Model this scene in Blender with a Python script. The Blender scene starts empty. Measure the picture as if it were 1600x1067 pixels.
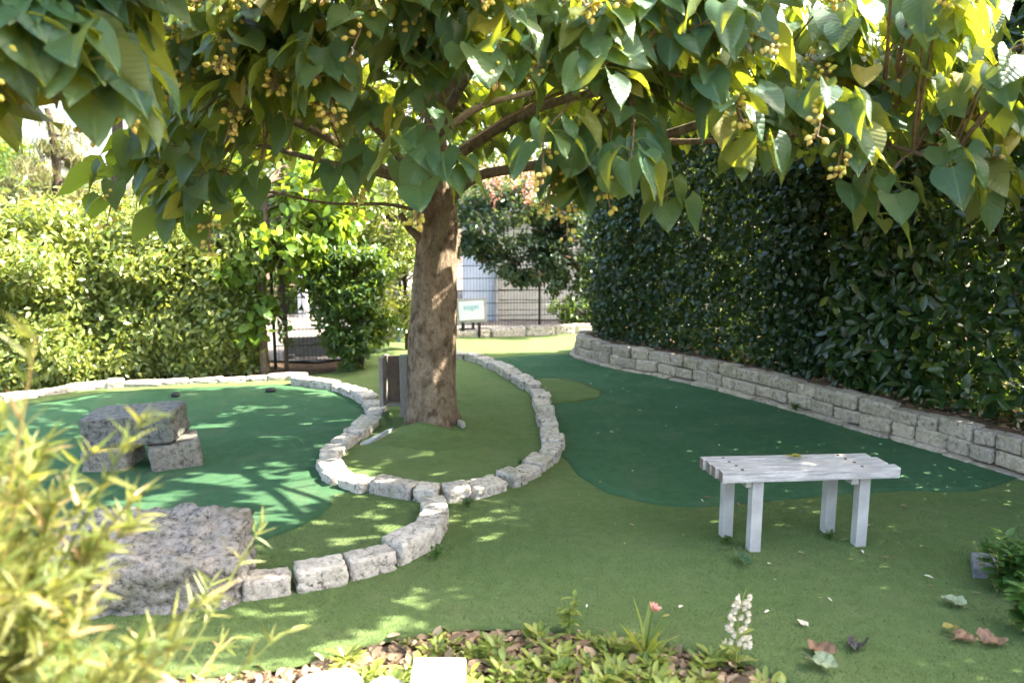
import bpy, bmesh, math, random
import numpy as np
from mathutils import Vector, Matrix, noise
from mathutils.geometry import delaunay_2d_cdt

R = math.radians
rng = np.random.default_rng(7)
random.seed(7)
scene = bpy.context.scene
C = scene.collection

# ------------------------------------------------------------------ camera, sky, sun, exposure
CAM = np.array([0.0, 0.0, 1.9])
PITCH = math.atan(203 / 1244)
cd = bpy.data.cameras.new('camera')
cam = bpy.data.objects.new('camera', cd)
C.objects.link(cam)
cam.location = CAM
cam.rotation_euler = (math.pi / 2 - PITCH, 0, 0)
cd.sensor_width = 36
cd.lens = 28
cd.clip_start = 0.05
cd.clip_end = 500
cd.dof.use_dof = True
cd.dof.focus_distance = 5.4
cd.dof.aperture_fstop = 1.5
cd.dof.aperture_blades = 8
scene.camera = cam

SUN_EL, SUN_AZ = R(43), R(8)          # azimuth measured from +X towards +Y (the sun stands to the right)
world = bpy.data.worlds.new('World')
scene.world = world
world.use_nodes = True
wn = world.node_tree.nodes
sky = wn.new('ShaderNodeTexSky')
sky.sky_type = 'NISHITA'
sky.sun_disc = False
sky.sun_elevation = SUN_EL
sky.sun_rotation = math.pi / 2 - SUN_AZ
sky.air_density = 1.0
sky.dust_density = 5.0
sky.ozone_density = 0.4
wn['Background'].inputs['Strength'].default_value = 0.15
world.node_tree.links.new(sky.outputs[0], wn['Background'].inputs['Color'])

sd = bpy.data.lights.new('sun', 'SUN')
sun = bpy.data.objects.new('sun', sd)
C.objects.link(sun)
sd.energy = 4.0
sd.angle = R(0.53)
sd.color = (1.0, 0.93, 0.80)
sdir = Vector((math.cos(SUN_EL) * math.cos(SUN_AZ), math.cos(SUN_EL) * math.sin(SUN_AZ), math.sin(SUN_EL)))
sun.rotation_euler = sdir.to_track_quat('Z', 'Y').to_euler()
sun.location = (12, 4, 14)

scene.view_settings.view_transform = 'Standard'
scene.view_settings.look = 'None'
scene.view_settings.exposure = 3.15
scene.view_settings.gamma = 1.0
scene.cycles.max_bounces = 6
scene.cycles.diffuse_bounces = 3
scene.cycles.transmission_bounces = 4
scene.cycles.glossy_bounces = 2
scene.cycles.use_denoising = True
scene.cycles.use_adaptive_sampling = True
scene.cycles.adaptive_threshold = 0.025
scene.cycles.sample_clamp_indirect = 6

# ------------------------------------------------------------------ materials
def ramp(nt, fac, stops):
    n = nt.nodes.new('ShaderNodeValToRGB')
    el = n.color_ramp.elements
    while len(el) < len(stops):
        el.new(0.5)
    for e, (p, c) in zip(el, stops):
        e.position = p
        e.color = (*c, 1) if len(c) == 3 else c
    nt.links.new(fac, n.inputs[0])
    return n.outputs[0]

def nnoise(nt, scale, detail=4, rough=0.55, coord='Object', vec=None, stretch=None):
    n = nt.nodes.new('ShaderNodeTexNoise')
    n.inputs['Scale'].default_value = scale
    n.inputs['Detail'].default_value = detail
    n.inputs['Roughness'].default_value = rough
    if vec is None:
        tc = nt.nodes.new('ShaderNodeTexCoord')
        vec = tc.outputs[coord]
    if stretch:
        m = nt.nodes.new('ShaderNodeMapping')
        m.inputs['Scale'].default_value = stretch
        nt.links.new(vec, m.inputs['Vector'])
        vec = m.outputs[0]
    nt.links.new(vec, n.inputs['Vector'])
    return n.outputs['Fac']

def mathn(nt, op, a, b=None, clamp=False):
    n = nt.nodes.new('ShaderNodeMath')
    n.operation = op
    n.use_clamp = clamp
    for i, v in enumerate((a, b)):
        if v is None:
            continue
        if isinstance(v, (int, float)):
            n.inputs[i].default_value = v
        else:
            nt.links.new(v, n.inputs[i])
    return n.outputs[0]

def mixc(nt, fac, a, b, mode='MIX'):
    n = nt.nodes.new('ShaderNodeMix')
    n.data_type = 'RGBA'
    n.blend_type = mode
    for sock, v in ((n.inputs[0], fac), (n.inputs[6], a), (n.inputs[7], b)):
        if isinstance(v, (int, float)):
            sock.default_value = v
        elif isinstance(v, tuple):
            sock.default_value = (*v, 1)
        else:
            nt.links.new(v, sock)
    return n.outputs[2]

def bump(nt, height, strength=0.5, dist=0.01, normal=None):
    n = nt.nodes.new('ShaderNodeBump')
    n.inputs['Strength'].default_value = strength
    n.inputs['Distance'].default_value = dist
    nt.links.new(height, n.inputs['Height'])
    if normal is not None:
        nt.links.new(normal, n.inputs['Normal'])
    return n.outputs[0]

def newmat(name):
    m = bpy.data.materials.new(name)
    m.use_nodes = True
    nt = m.node_tree
    p = nt.nodes['Principled BSDF']
    return m, nt, p

def setin(nt, p, **kw):
    names = dict(color='Base Color', rough='Roughness', metal='Metallic', normal='Normal', spec='Specular IOR Level', sheen='Sheen Weight')
    for k, v in kw.items():
        s = p.inputs[names[k]]
        if isinstance(v, (int, float)):
            s.default_value = v
        elif isinstance(v, tuple):
            s.default_value = (*v, 1)
        else:
            nt.links.new(v, s)

def plain(name, a, b, scale=20, rough=0.8, bs=0.3, bd=0.004, stretch=None, spec=0.3, metal=0.0):
    m, nt, p = newmat(name)
    f = nnoise(nt, scale, 5, 0.6, stretch=stretch)
    setin(nt, p, color=ramp(nt, f, [(0.3, a), (0.7, b)]), rough=rough, spec=spec, metal=metal, normal=bump(nt, f, bs, bd))
    return m

def turf_mat(name, dark, light, patch):
    m, nt, p = newmat(name)
    big = nnoise(nt, 1.3, 3, 0.5)
    mid = nnoise(nt, 14, 4, 0.6)
    fine = nnoise(nt, 260, 3, 0.7)
    vfine = nnoise(nt, 700, 2, 0.6, stretch=(1, 0.6, 1))
    c = ramp(nt, fine, [(0.30, dark), (0.72, light)])
    c = mixc(nt, mathn(nt, 'MULTIPLY', ramp(nt, big, [(0.40, (0, 0, 0)), (0.66, (1, 1, 1))]), 0.55), c, patch)
    c = mixc(nt, 0.35, c, mixc(nt, 1.0, c, ramp(nt, mid, [(0.3, (0.55, 0.55, 0.55)), (0.7, (1.25, 1.25, 1.25))]), 'MULTIPLY'))
    wear = ramp(nt, nnoise(nt, 2.6, 5, 0.65), [(0.50, (0, 0, 0)), (0.72, (1, 1, 1))])
    c = mixc(nt, mathn(nt, 'MULTIPLY', wear, 0.42), c, mixc(nt, 0.55, patch, (0.16, 0.15, 0.08)))
    dirt = ramp(nt, nnoise(nt, 7, 6, 0.7), [(0.62, (0, 0, 0)), (0.74, (1, 1, 1))])
    c = mixc(nt, mathn(nt, 'MULTIPLY', dirt, 0.35), c, dark)
    specks = ramp(nt, nnoise(nt, 90, 2, 0.4), [(0.72, (0, 0, 0)), (0.76, (1, 1, 1))])
    c = mixc(nt, mathn(nt, 'MULTIPLY', specks, 0.35), c, (0.30, 0.30, 0.17))
    hgt = mathn(nt, 'ADD', mathn(nt, 'MULTIPLY', fine, 0.6), mathn(nt, 'MULTIPLY', vfine, 0.5))
    hgt = mathn(nt, 'ADD', hgt, mathn(nt, 'MULTIPLY', mid, 0.5))
    setin(nt, p, color=c, rough=0.9, spec=0.08, normal=bump(nt, hgt, 0.9, 0.012))
    return m

def stone_mat(name, pale, mid_, dark, lichen_amt=0.5, moss=None):
    m, nt, p = newmat(name)
    oi = nt.nodes.new('ShaderNodeObjectInfo')
    tc = nt.nodes.new('ShaderNodeTexCoord')
    va = nt.nodes.new('ShaderNodeVectorMath')
    va.operation = 'ADD'
    geo = nt.nodes.new('ShaderNodeNewGeometry')
    nt.links.new(geo.outputs['Position'], va.inputs[0])
    mul = mathn(nt, 'MULTIPLY', oi.outputs['Random'], 40.0)
    nt.links.new(mul, va.inputs[1])
    v = va.outputs[0]
    a = nnoise(nt, 7, 5, 0.6, vec=v)
    b = nnoise(nt, 28, 6, 0.7, vec=v)
    c3 = nnoise(nt, 75, 3, 0.6, vec=v)
    col = ramp(nt, b, [(0.30, mid_), (0.62, pale)])
    spots = ramp(nt, b, [(0.36, (1, 1, 1)), (0.47, (0, 0, 0))])
    zone = ramp(nt, a, [(0.40, (0, 0, 0)), (0.62, (1, 1, 1))])
    f = mathn(nt, 'MULTIPLY', mathn(nt, 'MULTIPLY', spots, mathn(nt, 'ADD', zone, 0.35)), lichen_amt, True)
    col = mixc(nt, f, col, dark)
    pit = ramp(nt, c3, [(0.30, (1, 1, 1)), (0.38, (0, 0, 0))])
    col = mixc(nt, mathn(nt, 'MULTIPLY', pit, 0.55), col, dark)
    tint = ramp(nt, oi.outputs['Random'], [(0.0, (0.82, 0.80, 0.78)), (0.5, (1.0, 0.98, 0.95)), (1.0, (1.12, 1.08, 1.0))])
    col = mixc(nt, 1.0, col, tint, 'MULTIPLY')
    if moss:
        mz = ramp(nt, nnoise(nt, 5, 4, 0.6, vec=v), [(0.52, (0, 0, 0)), (0.66, (1, 1, 1))])
        col = mixc(nt, mathn(nt, 'MULTIPLY', mz, 0.5), col, moss)
    h = mathn(nt, 'ADD', mathn(nt, 'MULTIPLY', b, 1.0), mathn(nt, 'MULTIPLY', c3, 0.4))
    setin(nt, p, color=col, rough=0.92, spec=0.15, normal=bump(nt, h, 0.9, 0.016))
    return m

def leaf_mat(name, c0, c1, trans, rough=0.45, tmix=0.42, back=None, veins=False, spec=0.4, yellow=None, blotch=False):
    """c0..c1 = range over leaves; trans = colour of the light that comes through the blade"""
    m, nt, p = newmat(name)
    at = nt.nodes.new('ShaderNodeAttribute')
    at.attribute_name = 'var'
    oi = nt.nodes.new('ShaderNodeObjectInfo')
    v = mathn(nt, 'FRACT', mathn(nt, 'ADD', at.outputs['Fac'], oi.outputs['Random']))
    stops = [(0.0, c0), (0.85 if yellow else 1.0, c1)]
    if yellow:
        stops += [(0.93, c1), (0.97, yellow)]
    col = ramp(nt, v, stops)
    n = nnoise(nt, 26, 3, 0.6, 'Generated' if False else 'Object')
    col = mixc(nt, 1.0, col, ramp(nt, n, [(0.3, (0.75, 0.75, 0.75)), (0.7, (1.15, 1.15, 1.15))]), 'MULTIPLY')
    tcol = mixc(nt, 0.5, trans, mixc(nt, 1.0, trans, ramp(nt, v, [(0, (0.7, 0.9, 0.7)), (1, (1.35, 1.1, 1.0))]), 'MULTIPLY'))
    if back:
        g = nt.nodes.new('ShaderNodeNewGeometry')
        col = mixc(nt, mathn(nt, 'MULTIPLY', g.outputs['Backfacing'], 0.75), col, back)
    if blotch:
        bl_ = ramp(nt, nnoise(nt, 9, 4, 0.7), [(0.64, (0, 0, 0)), (0.72, (1, 1, 1))])
        col = mixc(nt, mathn(nt, 'MULTIPLY', bl_, 0.6), col, (0.16, 0.11, 0.03))
    nrm = None
    if veins:
        uv = nt.nodes.new('ShaderNodeAttribute')
        uv.attribute_name = 'luv'
        sx = nt.nodes.new('ShaderNodeSeparateXYZ')
        nt.links.new(uv.outputs['Vector'], sx.inputs[0])
        ax = mathn(nt, 'ABSOLUTE', sx.outputs[0])
        ph = mathn(nt, 'SUBTRACT', sx.outputs[1], mathn(nt, 'MULTIPLY', ax, 0.75))
        w = mathn(nt, 'ABSOLUTE', mathn(nt, 'SINE', mathn(nt, 'MULTIPLY', ph, math.pi * 7.0)))
        lat = mathn(nt, 'LESS_THAN', w, 0.12)
        mid = mathn(nt, 'LESS_THAN', ax, 0.013)
        vein = mathn(nt, 'MAXIMUM', mathn(nt, 'MULTIPLY', lat, 0.45), mid)
        col = mixc(nt, mathn(nt, 'MULTIPLY', vein, 0.55), col, (0.17, 0.22, 0.09))
        tcol = mixc(nt, mathn(nt, 'MULTIPLY', vein, 0.5), tcol, tuple(x * 0.35 for x in trans))
        hb = mathn(nt, 'MULTIPLY', w, 1.0)
        nrm = bump(nt, mathn(nt, 'POWER', w, 0.5), 0.4, 0.005)
    setin(nt, p, color=col, rough=rough, spec=spec)
    if nrm is not None:
        nt.links.new(nrm, p.inputs['Normal'])
    t = nt.nodes.new('ShaderNodeBsdfTranslucent')
    nt.links.new(tcol, t.inputs['Color'])
    mx = nt.nodes.new('ShaderNodeMixShader')
    mx.inputs[0].default_value = tmix
    nt.links.new(p.outputs[0], mx.inputs[1])
    nt.links.new(t.outputs[0], mx.inputs[2])
    nt.links.new(mx.outputs[0], nt.nodes['Material Output'].inputs['Surface'])
    return m

def bark_mat(name, a, b, dark, sc=1.0):
    m, nt, p = newmat(name)
    f = nnoise(nt, 16 * sc, 6, 0.65, stretch=(1, 1, 0.45))
    g = nnoise(nt, 60 * sc, 5, 0.7, stretch=(1, 1, 0.6))
    big = nnoise(nt, 7.5 * sc, 4, 0.6)
    col = ramp(nt, f, [(0.30, a), (0.68, b)])
    col = mixc(nt, mathn(nt, 'MULTIPLY', ramp(nt, big, [(0.52, (0, 0, 0)), (0.66, (1, 1, 1))]), 0.75), col, dark)
    col = mixc(nt, mathn(nt, 'MULTIPLY', ramp(nt, g, [(0.34, (1, 1, 1)), (0.46, (0, 0, 0))]), 0.7), col, dark)
    h = mathn(nt, 'ADD', f, mathn(nt, 'MULTIPLY', g, 0.7))
    setin(nt, p, color=col, rough=0.92, spec=0.12, normal=bump(nt, h, 1.0, 0.032 / sc))
    return m

M = {}
M['soil'] = plain('soil', (0.045, 0.030, 0.018), (0.13, 0.085, 0.055), 22, 0.95, 0.9, 0.03, spec=0.1)
M['turf'] = turf_mat('turf_olive', (0.062, 0.106, 0.032), (0.172, 0.235, 0.084), (0.148, 0.200, 0.078))
M['green'] = turf_mat('turf_dark_green', (0.030, 0.086, 0.038), (0.078, 0.168, 0.080), (0.072, 0.156, 0.080))
M['street'] = plain('pavement', (0.10, 0.088, 0.078), (0.16, 0.14, 0.122), 3, 0.9, 0.2, 0.01, spec=0.2)
M['edge_stone'] = stone_mat('edging_limestone', (0.54, 0.50, 0.44), (0.32, 0.29, 0.245), (0.055, 0.048, 0.038), 1.0, (0.24, 0.23, 0.15))
M['wall_stone'] = stone_mat('wall_limestone', (0.46, 0.405, 0.33), (0.28, 0.24, 0.19), (0.05, 0.04, 0.03), 0.6, (0.20, 0.17, 0.09))
M['grey_stone'] = stone_mat('weathered_grey_rock', (0.20, 0.20, 0.185), (0.085, 0.085, 0.078), (0.018, 0.018, 0.017), 0.9, (0.12, 0.125, 0.08))
M['support_rock'] = stone_mat('support_rock', (0.26, 0.245, 0.21), (0.13, 0.12, 0.10), (0.03, 0.028, 0.025), 0.7)
M['boulder'] = stone_mat('boulder_rock', (0.27, 0.255, 0.235), (0.085, 0.083, 0.077), (0.02, 0.02, 0.019), 1.0, (0.14, 0.14, 0.09))
M['white_stone'] = stone_mat('white_stone', (0.46, 0.43, 0.38), (0.30, 0.275, 0.24), (0.12, 0.105, 0.09), 0.6)
M['white_paint'] = plain('white_paint_block', (0.42, 0.41, 0.395), (0.56, 0.55, 0.53), 12, 0.7, 0.15, 0.003)
M['slate'] = plain('slate', (0.10, 0.11, 0.12), (0.20, 0.21, 0.23), 25, 0.6, 0.4, 0.004)
M['slate_pale'] = plain('pale_slate', (0.22, 0.24, 0.25), (0.36, 0.38, 0.39), 25, 0.5, 0.3, 0.003)
M['bark'] = bark_mat('tree_bark', (0.110, 0.078, 0.050), (0.34, 0.262, 0.180), (0.055, 0.030, 0.018))
M['branch'] = bark_mat('branch_bark', (0.11, 0.085, 0.055), (0.23, 0.185, 0.12), (0.06, 0.045, 0.03), 2.0)
M['twig'] = plain('twig_bark', (0.10, 0.065, 0.035), (0.22, 0.15, 0.08), 40, 0.8, 0.3, 0.002)
M['dark_stem'] = plain('dark_stem', (0.03, 0.022, 0.015), (0.08, 0.06, 0.04), 30, 0.9, 0.4, 0.004)
M['bigleaf'] = leaf_mat('heart_leaf', (0.016, 0.060, 0.034), (0.044, 0.100, 0.038), (0.62, 0.70, 0.034), 0.46, 0.25, (0.11, 0.14, 0.055), True, 0.35, (0.26, 0.22, 0.03), True)
M['pod'] = leaf_mat('seed_pod', (0.42, 0.40, 0.05), (0.72, 0.56, 0.16), (0.5, 0.45, 0.08), 0.55, 0.15)
M['laurel'] = leaf_mat('laurel_leaf', (0.008, 0.028, 0.008), (0.028, 0.066, 0.015), (0.22, 0.34, 0.03), 0.28, 0.16, (0.05, 0.09, 0.035), False, 0.5, (0.16, 0.19, 0.03))
M['ivy'] = leaf_mat('ivy_leaf', (0.006, 0.023, 0.010), (0.022, 0.054, 0.018), (0.20, 0.32, 0.03), 0.33, 0.15, (0.05, 0.09, 0.04), False, 0.4)
M['thicket'] = leaf_mat('thicket_leaf', (0.016, 0.044, 0.012), (0.045, 0.095, 0.022), (0.20, 0.28, 0.03), 0.4, 0.2, None, False, 0.4, (0.35, 0.22, 0.02))
M['privet'] = leaf_mat('privet_leaf', (0.070, 0.120, 0.020), (0.27, 0.31, 0.080), (0.52, 0.58, 0.06), 0.32, 0.22, (0.20, 0.25, 0.10), False, 0.5)
M['bright'] = leaf_mat('bright_leaf', (0.07, 0.15, 0.02), (0.16, 0.25, 0.035), (0.48, 0.60, 0.04), 0.45, 0.3, None, False, 0.4)
M['darkshrub'] = leaf_mat('dark_shrub_leaf', (0.020, 0.055, 0.014), (0.060, 0.120, 0.030), (0.30, 0.42, 0.03), 0.4, 0.3)
M['myrtle'] = leaf_mat('myrtle_leaf', (0.014, 0.040, 0.024), (0.040, 0.075, 0.042), (0.20, 0.30, 0.06), 0.42, 0.28, None, False, 0.4, (0.11, 0.05, 0.035))
M['feather'] = leaf_mat('feathery_leaf', (0.09, 0.10, 0.035), (0.20, 0.19, 0.075), (0.35, 0.33, 0.08), 0.6, 0.3)
M['fartree'] = leaf_mat('far_tree_leaf', (0.030, 0.070, 0.018), (0.085, 0.140, 0.030), (0.35, 0.45, 0.04), 0.5, 0.35)
M['bamboo'] = leaf_mat('bamboo_leaf', (0.055, 0.095, 0.020), (0.19, 0.20, 0.065), (0.34, 0.36, 0.06), 0.45, 0.42, None, False, 0.4, (0.38, 0.24, 0.12))
M['weed'] = leaf_mat('weed_leaf', (0.07, 0.13, 0.025), (0.26, 0.30, 0.065), (0.45, 0.50, 0.07), 0.45, 0.35, None, False, 0.4, (0.30, 0.30, 0.08))
M['pile'] = leaf_mat('turf_fibre', (0.060, 0.106, 0.032), (0.168, 0.235, 0.084), (0.20, 0.25, 0.09), 0.6, 0.25, None, False, 0.2)
M['litter'] = leaf_mat('dry_leaf_litter', (0.10, 0.066, 0.036), (0.42, 0.30, 0.185), (0.35, 0.2, 0.08), 0.7, 0.15)
M['dryleaf'] = leaf_mat('dry_brown_leaf', (0.20, 0.105, 0.06), (0.33, 0.19, 0.11), (0.35, 0.2, 0.08), 0.6, 0.2, (0.30, 0.20, 0.14), True)
M['greyleaf'] = leaf_mat('dark_dead_leaf', (0.035, 0.03, 0.028), (0.07, 0.06, 0.055), (0.1, 0.08, 0.06), 0.6, 0.1, None, True)
M['paleleaf'] = leaf_mat('pale_green_leaf', (0.26, 0.33, 0.20), (0.34, 0.38, 0.22), (0.3, 0.3, 0.1), 0.5, 0.25, (0.32, 0.32, 0.24), True)
M['yellowleaf'] = leaf_mat('yellow_leaf', (0.30, 0.27, 0.04), (0.42, 0.34, 0.10), (0.4, 0.35, 0.05), 0.5, 0.3, None, True)
M['petal_white'] = leaf_mat('cream_petal', (0.62, 0.55, 0.42), (0.78, 0.70, 0.58), (0.6, 0.55, 0.4), 0.5, 0.3)
M['petal_pink'] = leaf_mat('pink_petal', (0.60, 0.20, 0.16), (0.75, 0.40, 0.33), (0.6, 0.3, 0.2), 0.5, 0.3)
M['bench_wood'] = None
M['leg_paint'] = plain('pale_grey_paint', (0.29, 0.28, 0.26), (0.46, 0.44, 0.405), 7, 0.55, 0.15, 0.002, spec=0.4)
M['old_wood'] = plain('old_grey_wood', (0.13, 0.115, 0.095), (0.27, 0.25, 0.22), 30, 0.85, 0.5, 0.004, (6, 6, 0.6))
M['brown_wood'] = plain('brown_wood', (0.085, 0.062, 0.045), (0.17, 0.13, 0.10), 30, 0.85, 0.5, 0.004, (6, 6, 0.6))
M['wire'] = plain('dark_green_wire', (0.010, 0.022, 0.018), (0.018, 0.035, 0.028), 20, 0.5, 0.1, 0.001, spec=0.5)
M['metal'] = plain('galvanised_metal', (0.45, 0.46, 0.47), (0.62, 0.63, 0.64), 15, 0.45, 0.1, 0.001, metal=0.6)
M['panel_blue'] = plain('pale_blue_panel', (0.50, 0.55, 0.62), (0.62, 0.67, 0.73), 3, 0.6, 0.1, 0.002)
M['cream_board'] = plain('cream_board', (0.44, 0.41, 0.34), (0.58, 0.54, 0.46), 8, 0.75, 0.2, 0.003)
M['taupe_wall'] = plain('taupe_render', (0.24, 0.21, 0.175), (0.33, 0.295, 0.25), 6, 0.9, 0.3, 0.004)
M['roof'] = plain('grey_roof', (0.18, 0.16, 0.15), (0.28, 0.25, 0.23), 8, 0.9, 0.3, 0.005)
M['sign_face'] = plain('white_sign_face', (0.62, 0.65, 0.68), (0.68, 0.70, 0.72), 3, 0.35, 0.02, 0.001)
M['sign_ink'] = plain('teal_lettering', (0.16, 0.42, 0.50), (0.20, 0.46, 0.54), 3, 0.5, 0.02, 0.001)
M['sign_frame'] = plain('grey_sign_frame', (0.26, 0.24, 0.22), (0.38, 0.36, 0.34), 14, 0.7, 0.2, 0.002)
M['black'] = plain('black_rubber', (0.012, 0.012, 0.013), (0.03, 0.03, 0.03), 20, 0.6, 0.2, 0.002)
M['blue_beam'] = plain('blue_grey_paint', (0.16, 0.24, 0.34), (0.24, 0.33, 0.44), 10, 0.5, 0.2, 0.002)
M['sprig'] = leaf_mat('sprig_leaf', (0.030, 0.085, 0.020), (0.080, 0.160, 0.035), (0.3, 0.42, 0.04), 0.4, 0.3)

def make_bench_wood():
    m, nt, p = newmat('weathered_white_wood')
    a = nnoise(nt, 9, 6, 0.65, stretch=(0.5, 7, 7))
    b = nnoise(nt, 45, 5, 0.7, stretch=(0.35, 6, 6))
    big = nnoise(nt, 5, 3, 0.6)
    col = ramp(nt, b, [(0.32, (0.33, 0.305, 0.28)), (0.62, (0.58, 0.55, 0.51))])
    worn = ramp(nt, a, [(0.46, (0, 0, 0)), (0.62, (1, 1, 1))])
    tcn = nt.nodes.new('ShaderNodeTexCoord')
    sx = nt.nodes.new('ShaderNodeSeparateXYZ')
    nt.links.new(tcn.outputs['Normal'], sx.inputs[0])
    endg = mathn(nt, 'GREATER_THAN', mathn(nt, 'ABSOLUTE', sx.outputs[0]), 0.7)
    col = mixc(nt, mathn(nt, 'MULTIPLY', worn, 0.72), col, (0.20, 0.185, 0.18))
    col = mixc(nt, mathn(nt, 'MULTIPLY', ramp(nt, big, [(0.5, (0, 0, 0)), (0.7, (1, 1, 1))]), 0.4), col, (0.33, 0.29, 0.25))
    col = mixc(nt, mathn(nt, 'MULTIPLY', endg, 0.85), col, (0.14, 0.095, 0.065))
    crack = ramp(nt, b, [(0.27, (1, 1, 1)), (0.33, (0, 0, 0))])
    col = mixc(nt, crack, col, (0.08, 0.07, 0.065))
    setin(nt, p, color=col, rough=0.8, spec=0.25, normal=bump(nt, mathn(nt, 'ADD', a, b), 0.5, 0.004))
    return m
M['bench_wood'] = make_bench_wood()

# ------------------------------------------------------------------ mesh helpers
def mesh_arrays(name, V, F, var=None, luv=None, smooth=True):
    """V (n,3); F list of index arrays (m,k)"""
    me = bpy.data.meshes.new(name)
    V = np.asarray(V, np.float32)
    F = [np.asarray(f, np.int32) for f in (F if isinstance(F, list) else [F]) if len(f)]
    me.vertices.add(len(V))
    me.vertices.foreach_set('co', V.ravel())
    tot = sum(f.size for f in F)
    me.loops.add(tot)
    me.loops.foreach_set('vertex_index', np.concatenate([f.ravel() for f in F]))
    starts, off = [], 0
    for f in F:
        starts.append(off + np.arange(len(f)) * f.shape[1])
        off += f.size
    me.polygons.add(sum(len(f) for f in F))
    me.polygons.foreach_set('loop_start', np.concatenate(starts).astype(np.int32))
    me.update(calc_edges=True)
    me.validate()
    if smooth:
        me.polygons.foreach_set('use_smooth', np.ones(len(me.polygons), bool))
    if var is not None:
        a = me.attributes.new('var', 'FLOAT', 'POINT')
        a.data.foreach_set('value', np.asarray(var, np.float32))
    if luv is not None:
        a = me.attributes.new('luv', 'FLOAT_VECTOR', 'POINT')
        l3 = np.zeros((len(V), 3), np.float32)
        l3[:, :2] = luv
        a.data.foreach_set('vector', l3.ravel())
    return me

def obj(name, me, mat, parent=None, loc=None):
    o = bpy.data.objects.new(name, me)
    C.objects.link(o)
    if mat is not None and len(me.materials) == 0:
        me.materials.append(mat)
    if loc is not None:
        o.location = loc
    if parent is not None:
        o.parent = parent
    return o

def tag(o, label=None, cat=None, group=None, kind=None):
    if label: o['label'] = label
    if cat: o['category'] = cat
    if group: o['group'] = group
    if kind: o['kind'] = kind
    return o

def empty(name, loc, label, cat, group=None, rz=0):
    o = bpy.data.objects.new(name, None)
    C.objects.link(o)
    o.location = loc
    o.rotation_euler = (0, 0, rz)
    o.empty_display_size = 0.1
    return tag(o, label, cat, group)

class MB:
    """collects vertices and faces of one mesh"""
    def __init__(s):
        s.v, s.q, s.t, s.n = [], [], [], 0
    def add(s, V, F):
        V = np.asarray(V, float)
        F = np.asarray(F, int)
        if len(F):
            (s.q if F.shape[1] == 4 else s.t).append(F + s.n)
        s.v.append(V)
        s.n += len(V)
    def box(s, c, d, rz=0.0, tilt=None):
        dx, dy, dz = np.array(d) / 2
        V = np.array([[x, y, z] for x in (-dx, dx) for y in (-dy, dy) for z in (-dz, dz)])
        if tilt is not None:
            V = V @ np.array(tilt).T
        cz, sz = math.cos(rz), math.sin(rz)
        V = V @ np.array([[cz, -sz, 0], [sz, cz, 0], [0, 0, 1]]).T + np.array(c)
        F = [[0, 1, 3, 2], [4, 6, 7, 5], [0, 4, 5, 1], [2, 3, 7, 6], [0, 2, 6, 4], [1, 5, 7, 3]]
        s.add(V, F)
    def tube(s, pts, rad, seg=8, cap=True):
        V, F = tube(pts, rad, seg)
        s.add(V, F)
    def mesh(s, name, smooth=True):
        F = []
        if s.q: F.append(np.concatenate(s.q))
        if s.t: F.append(np.concatenate(s.t))
        return mesh_arrays(name, np.concatenate(s.v), F, smooth=smooth)

def tube(pts, rad, seg=8):
    pts = np.asarray(pts, float)
    n = len(pts)
    rad = np.broadcast_to(np.asarray(rad, float), (n,))
    tan = np.gradient(pts, axis=0)
    tan /= np.linalg.norm(tan, axis=1, keepdims=True) + 1e-9
    ref = np.array([0, 0, 1.0]) if abs(tan[0][2]) < 0.9 else np.array([1.0, 0, 0])
    V = []
    a = np.linspace(0, 2 * math.pi, seg, endpoint=False)
    u = np.cross(tan[0], ref)
    u /= np.linalg.norm(u)
    for i in range(n):
        u = u - tan[i] * np.dot(u, tan[i])
        u /= np.linalg.norm(u) + 1e-9
        w = np.cross(tan[i], u)
        V.append(pts[i] + rad[i] * (np.cos(a)[:, None] * u + np.sin(a)[:, None] * w))
    V = np.concatenate(V)
    F = []
    for i in range(n - 1):
        for j in range(seg):
            k = (j + 1) % seg
            F.append([i * seg + j, i * seg + k, (i + 1) * seg + k, (i + 1) * seg + j])
    return V, np.array(F)

def bez(p0, p1, p2, p3, n=10):
    t = np.linspace(0, 1, n)[:, None]
    p0, p1, p2, p3 = map(np.asarray, (p0, p1, p2, p3))
    return (1 - t) ** 3 * p0 + 3 * (1 - t) ** 2 * t * p1 + 3 * (1 - t) * t ** 2 * p2 + t ** 3 * p3

def bevel_box(name, d, bev=0.004, seg=2):
    bm = bmesh.new()
    bmesh.ops.create_cube(bm, size=1)
    bmesh.ops.scale(bm, vec=d, verts=bm.verts)
    bmesh.ops.bevel(bm, geom=bm.edges[:], offset=bev, segments=seg, affect='EDGES', profile=0.6)
    me = bpy.data.meshes.new(name)
    bm.to_mesh(me)
    bm.free()
    return me

def norm(a):
    return a / (np.linalg.norm(a, axis=-1, keepdims=True) + 1e-9)

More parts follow.
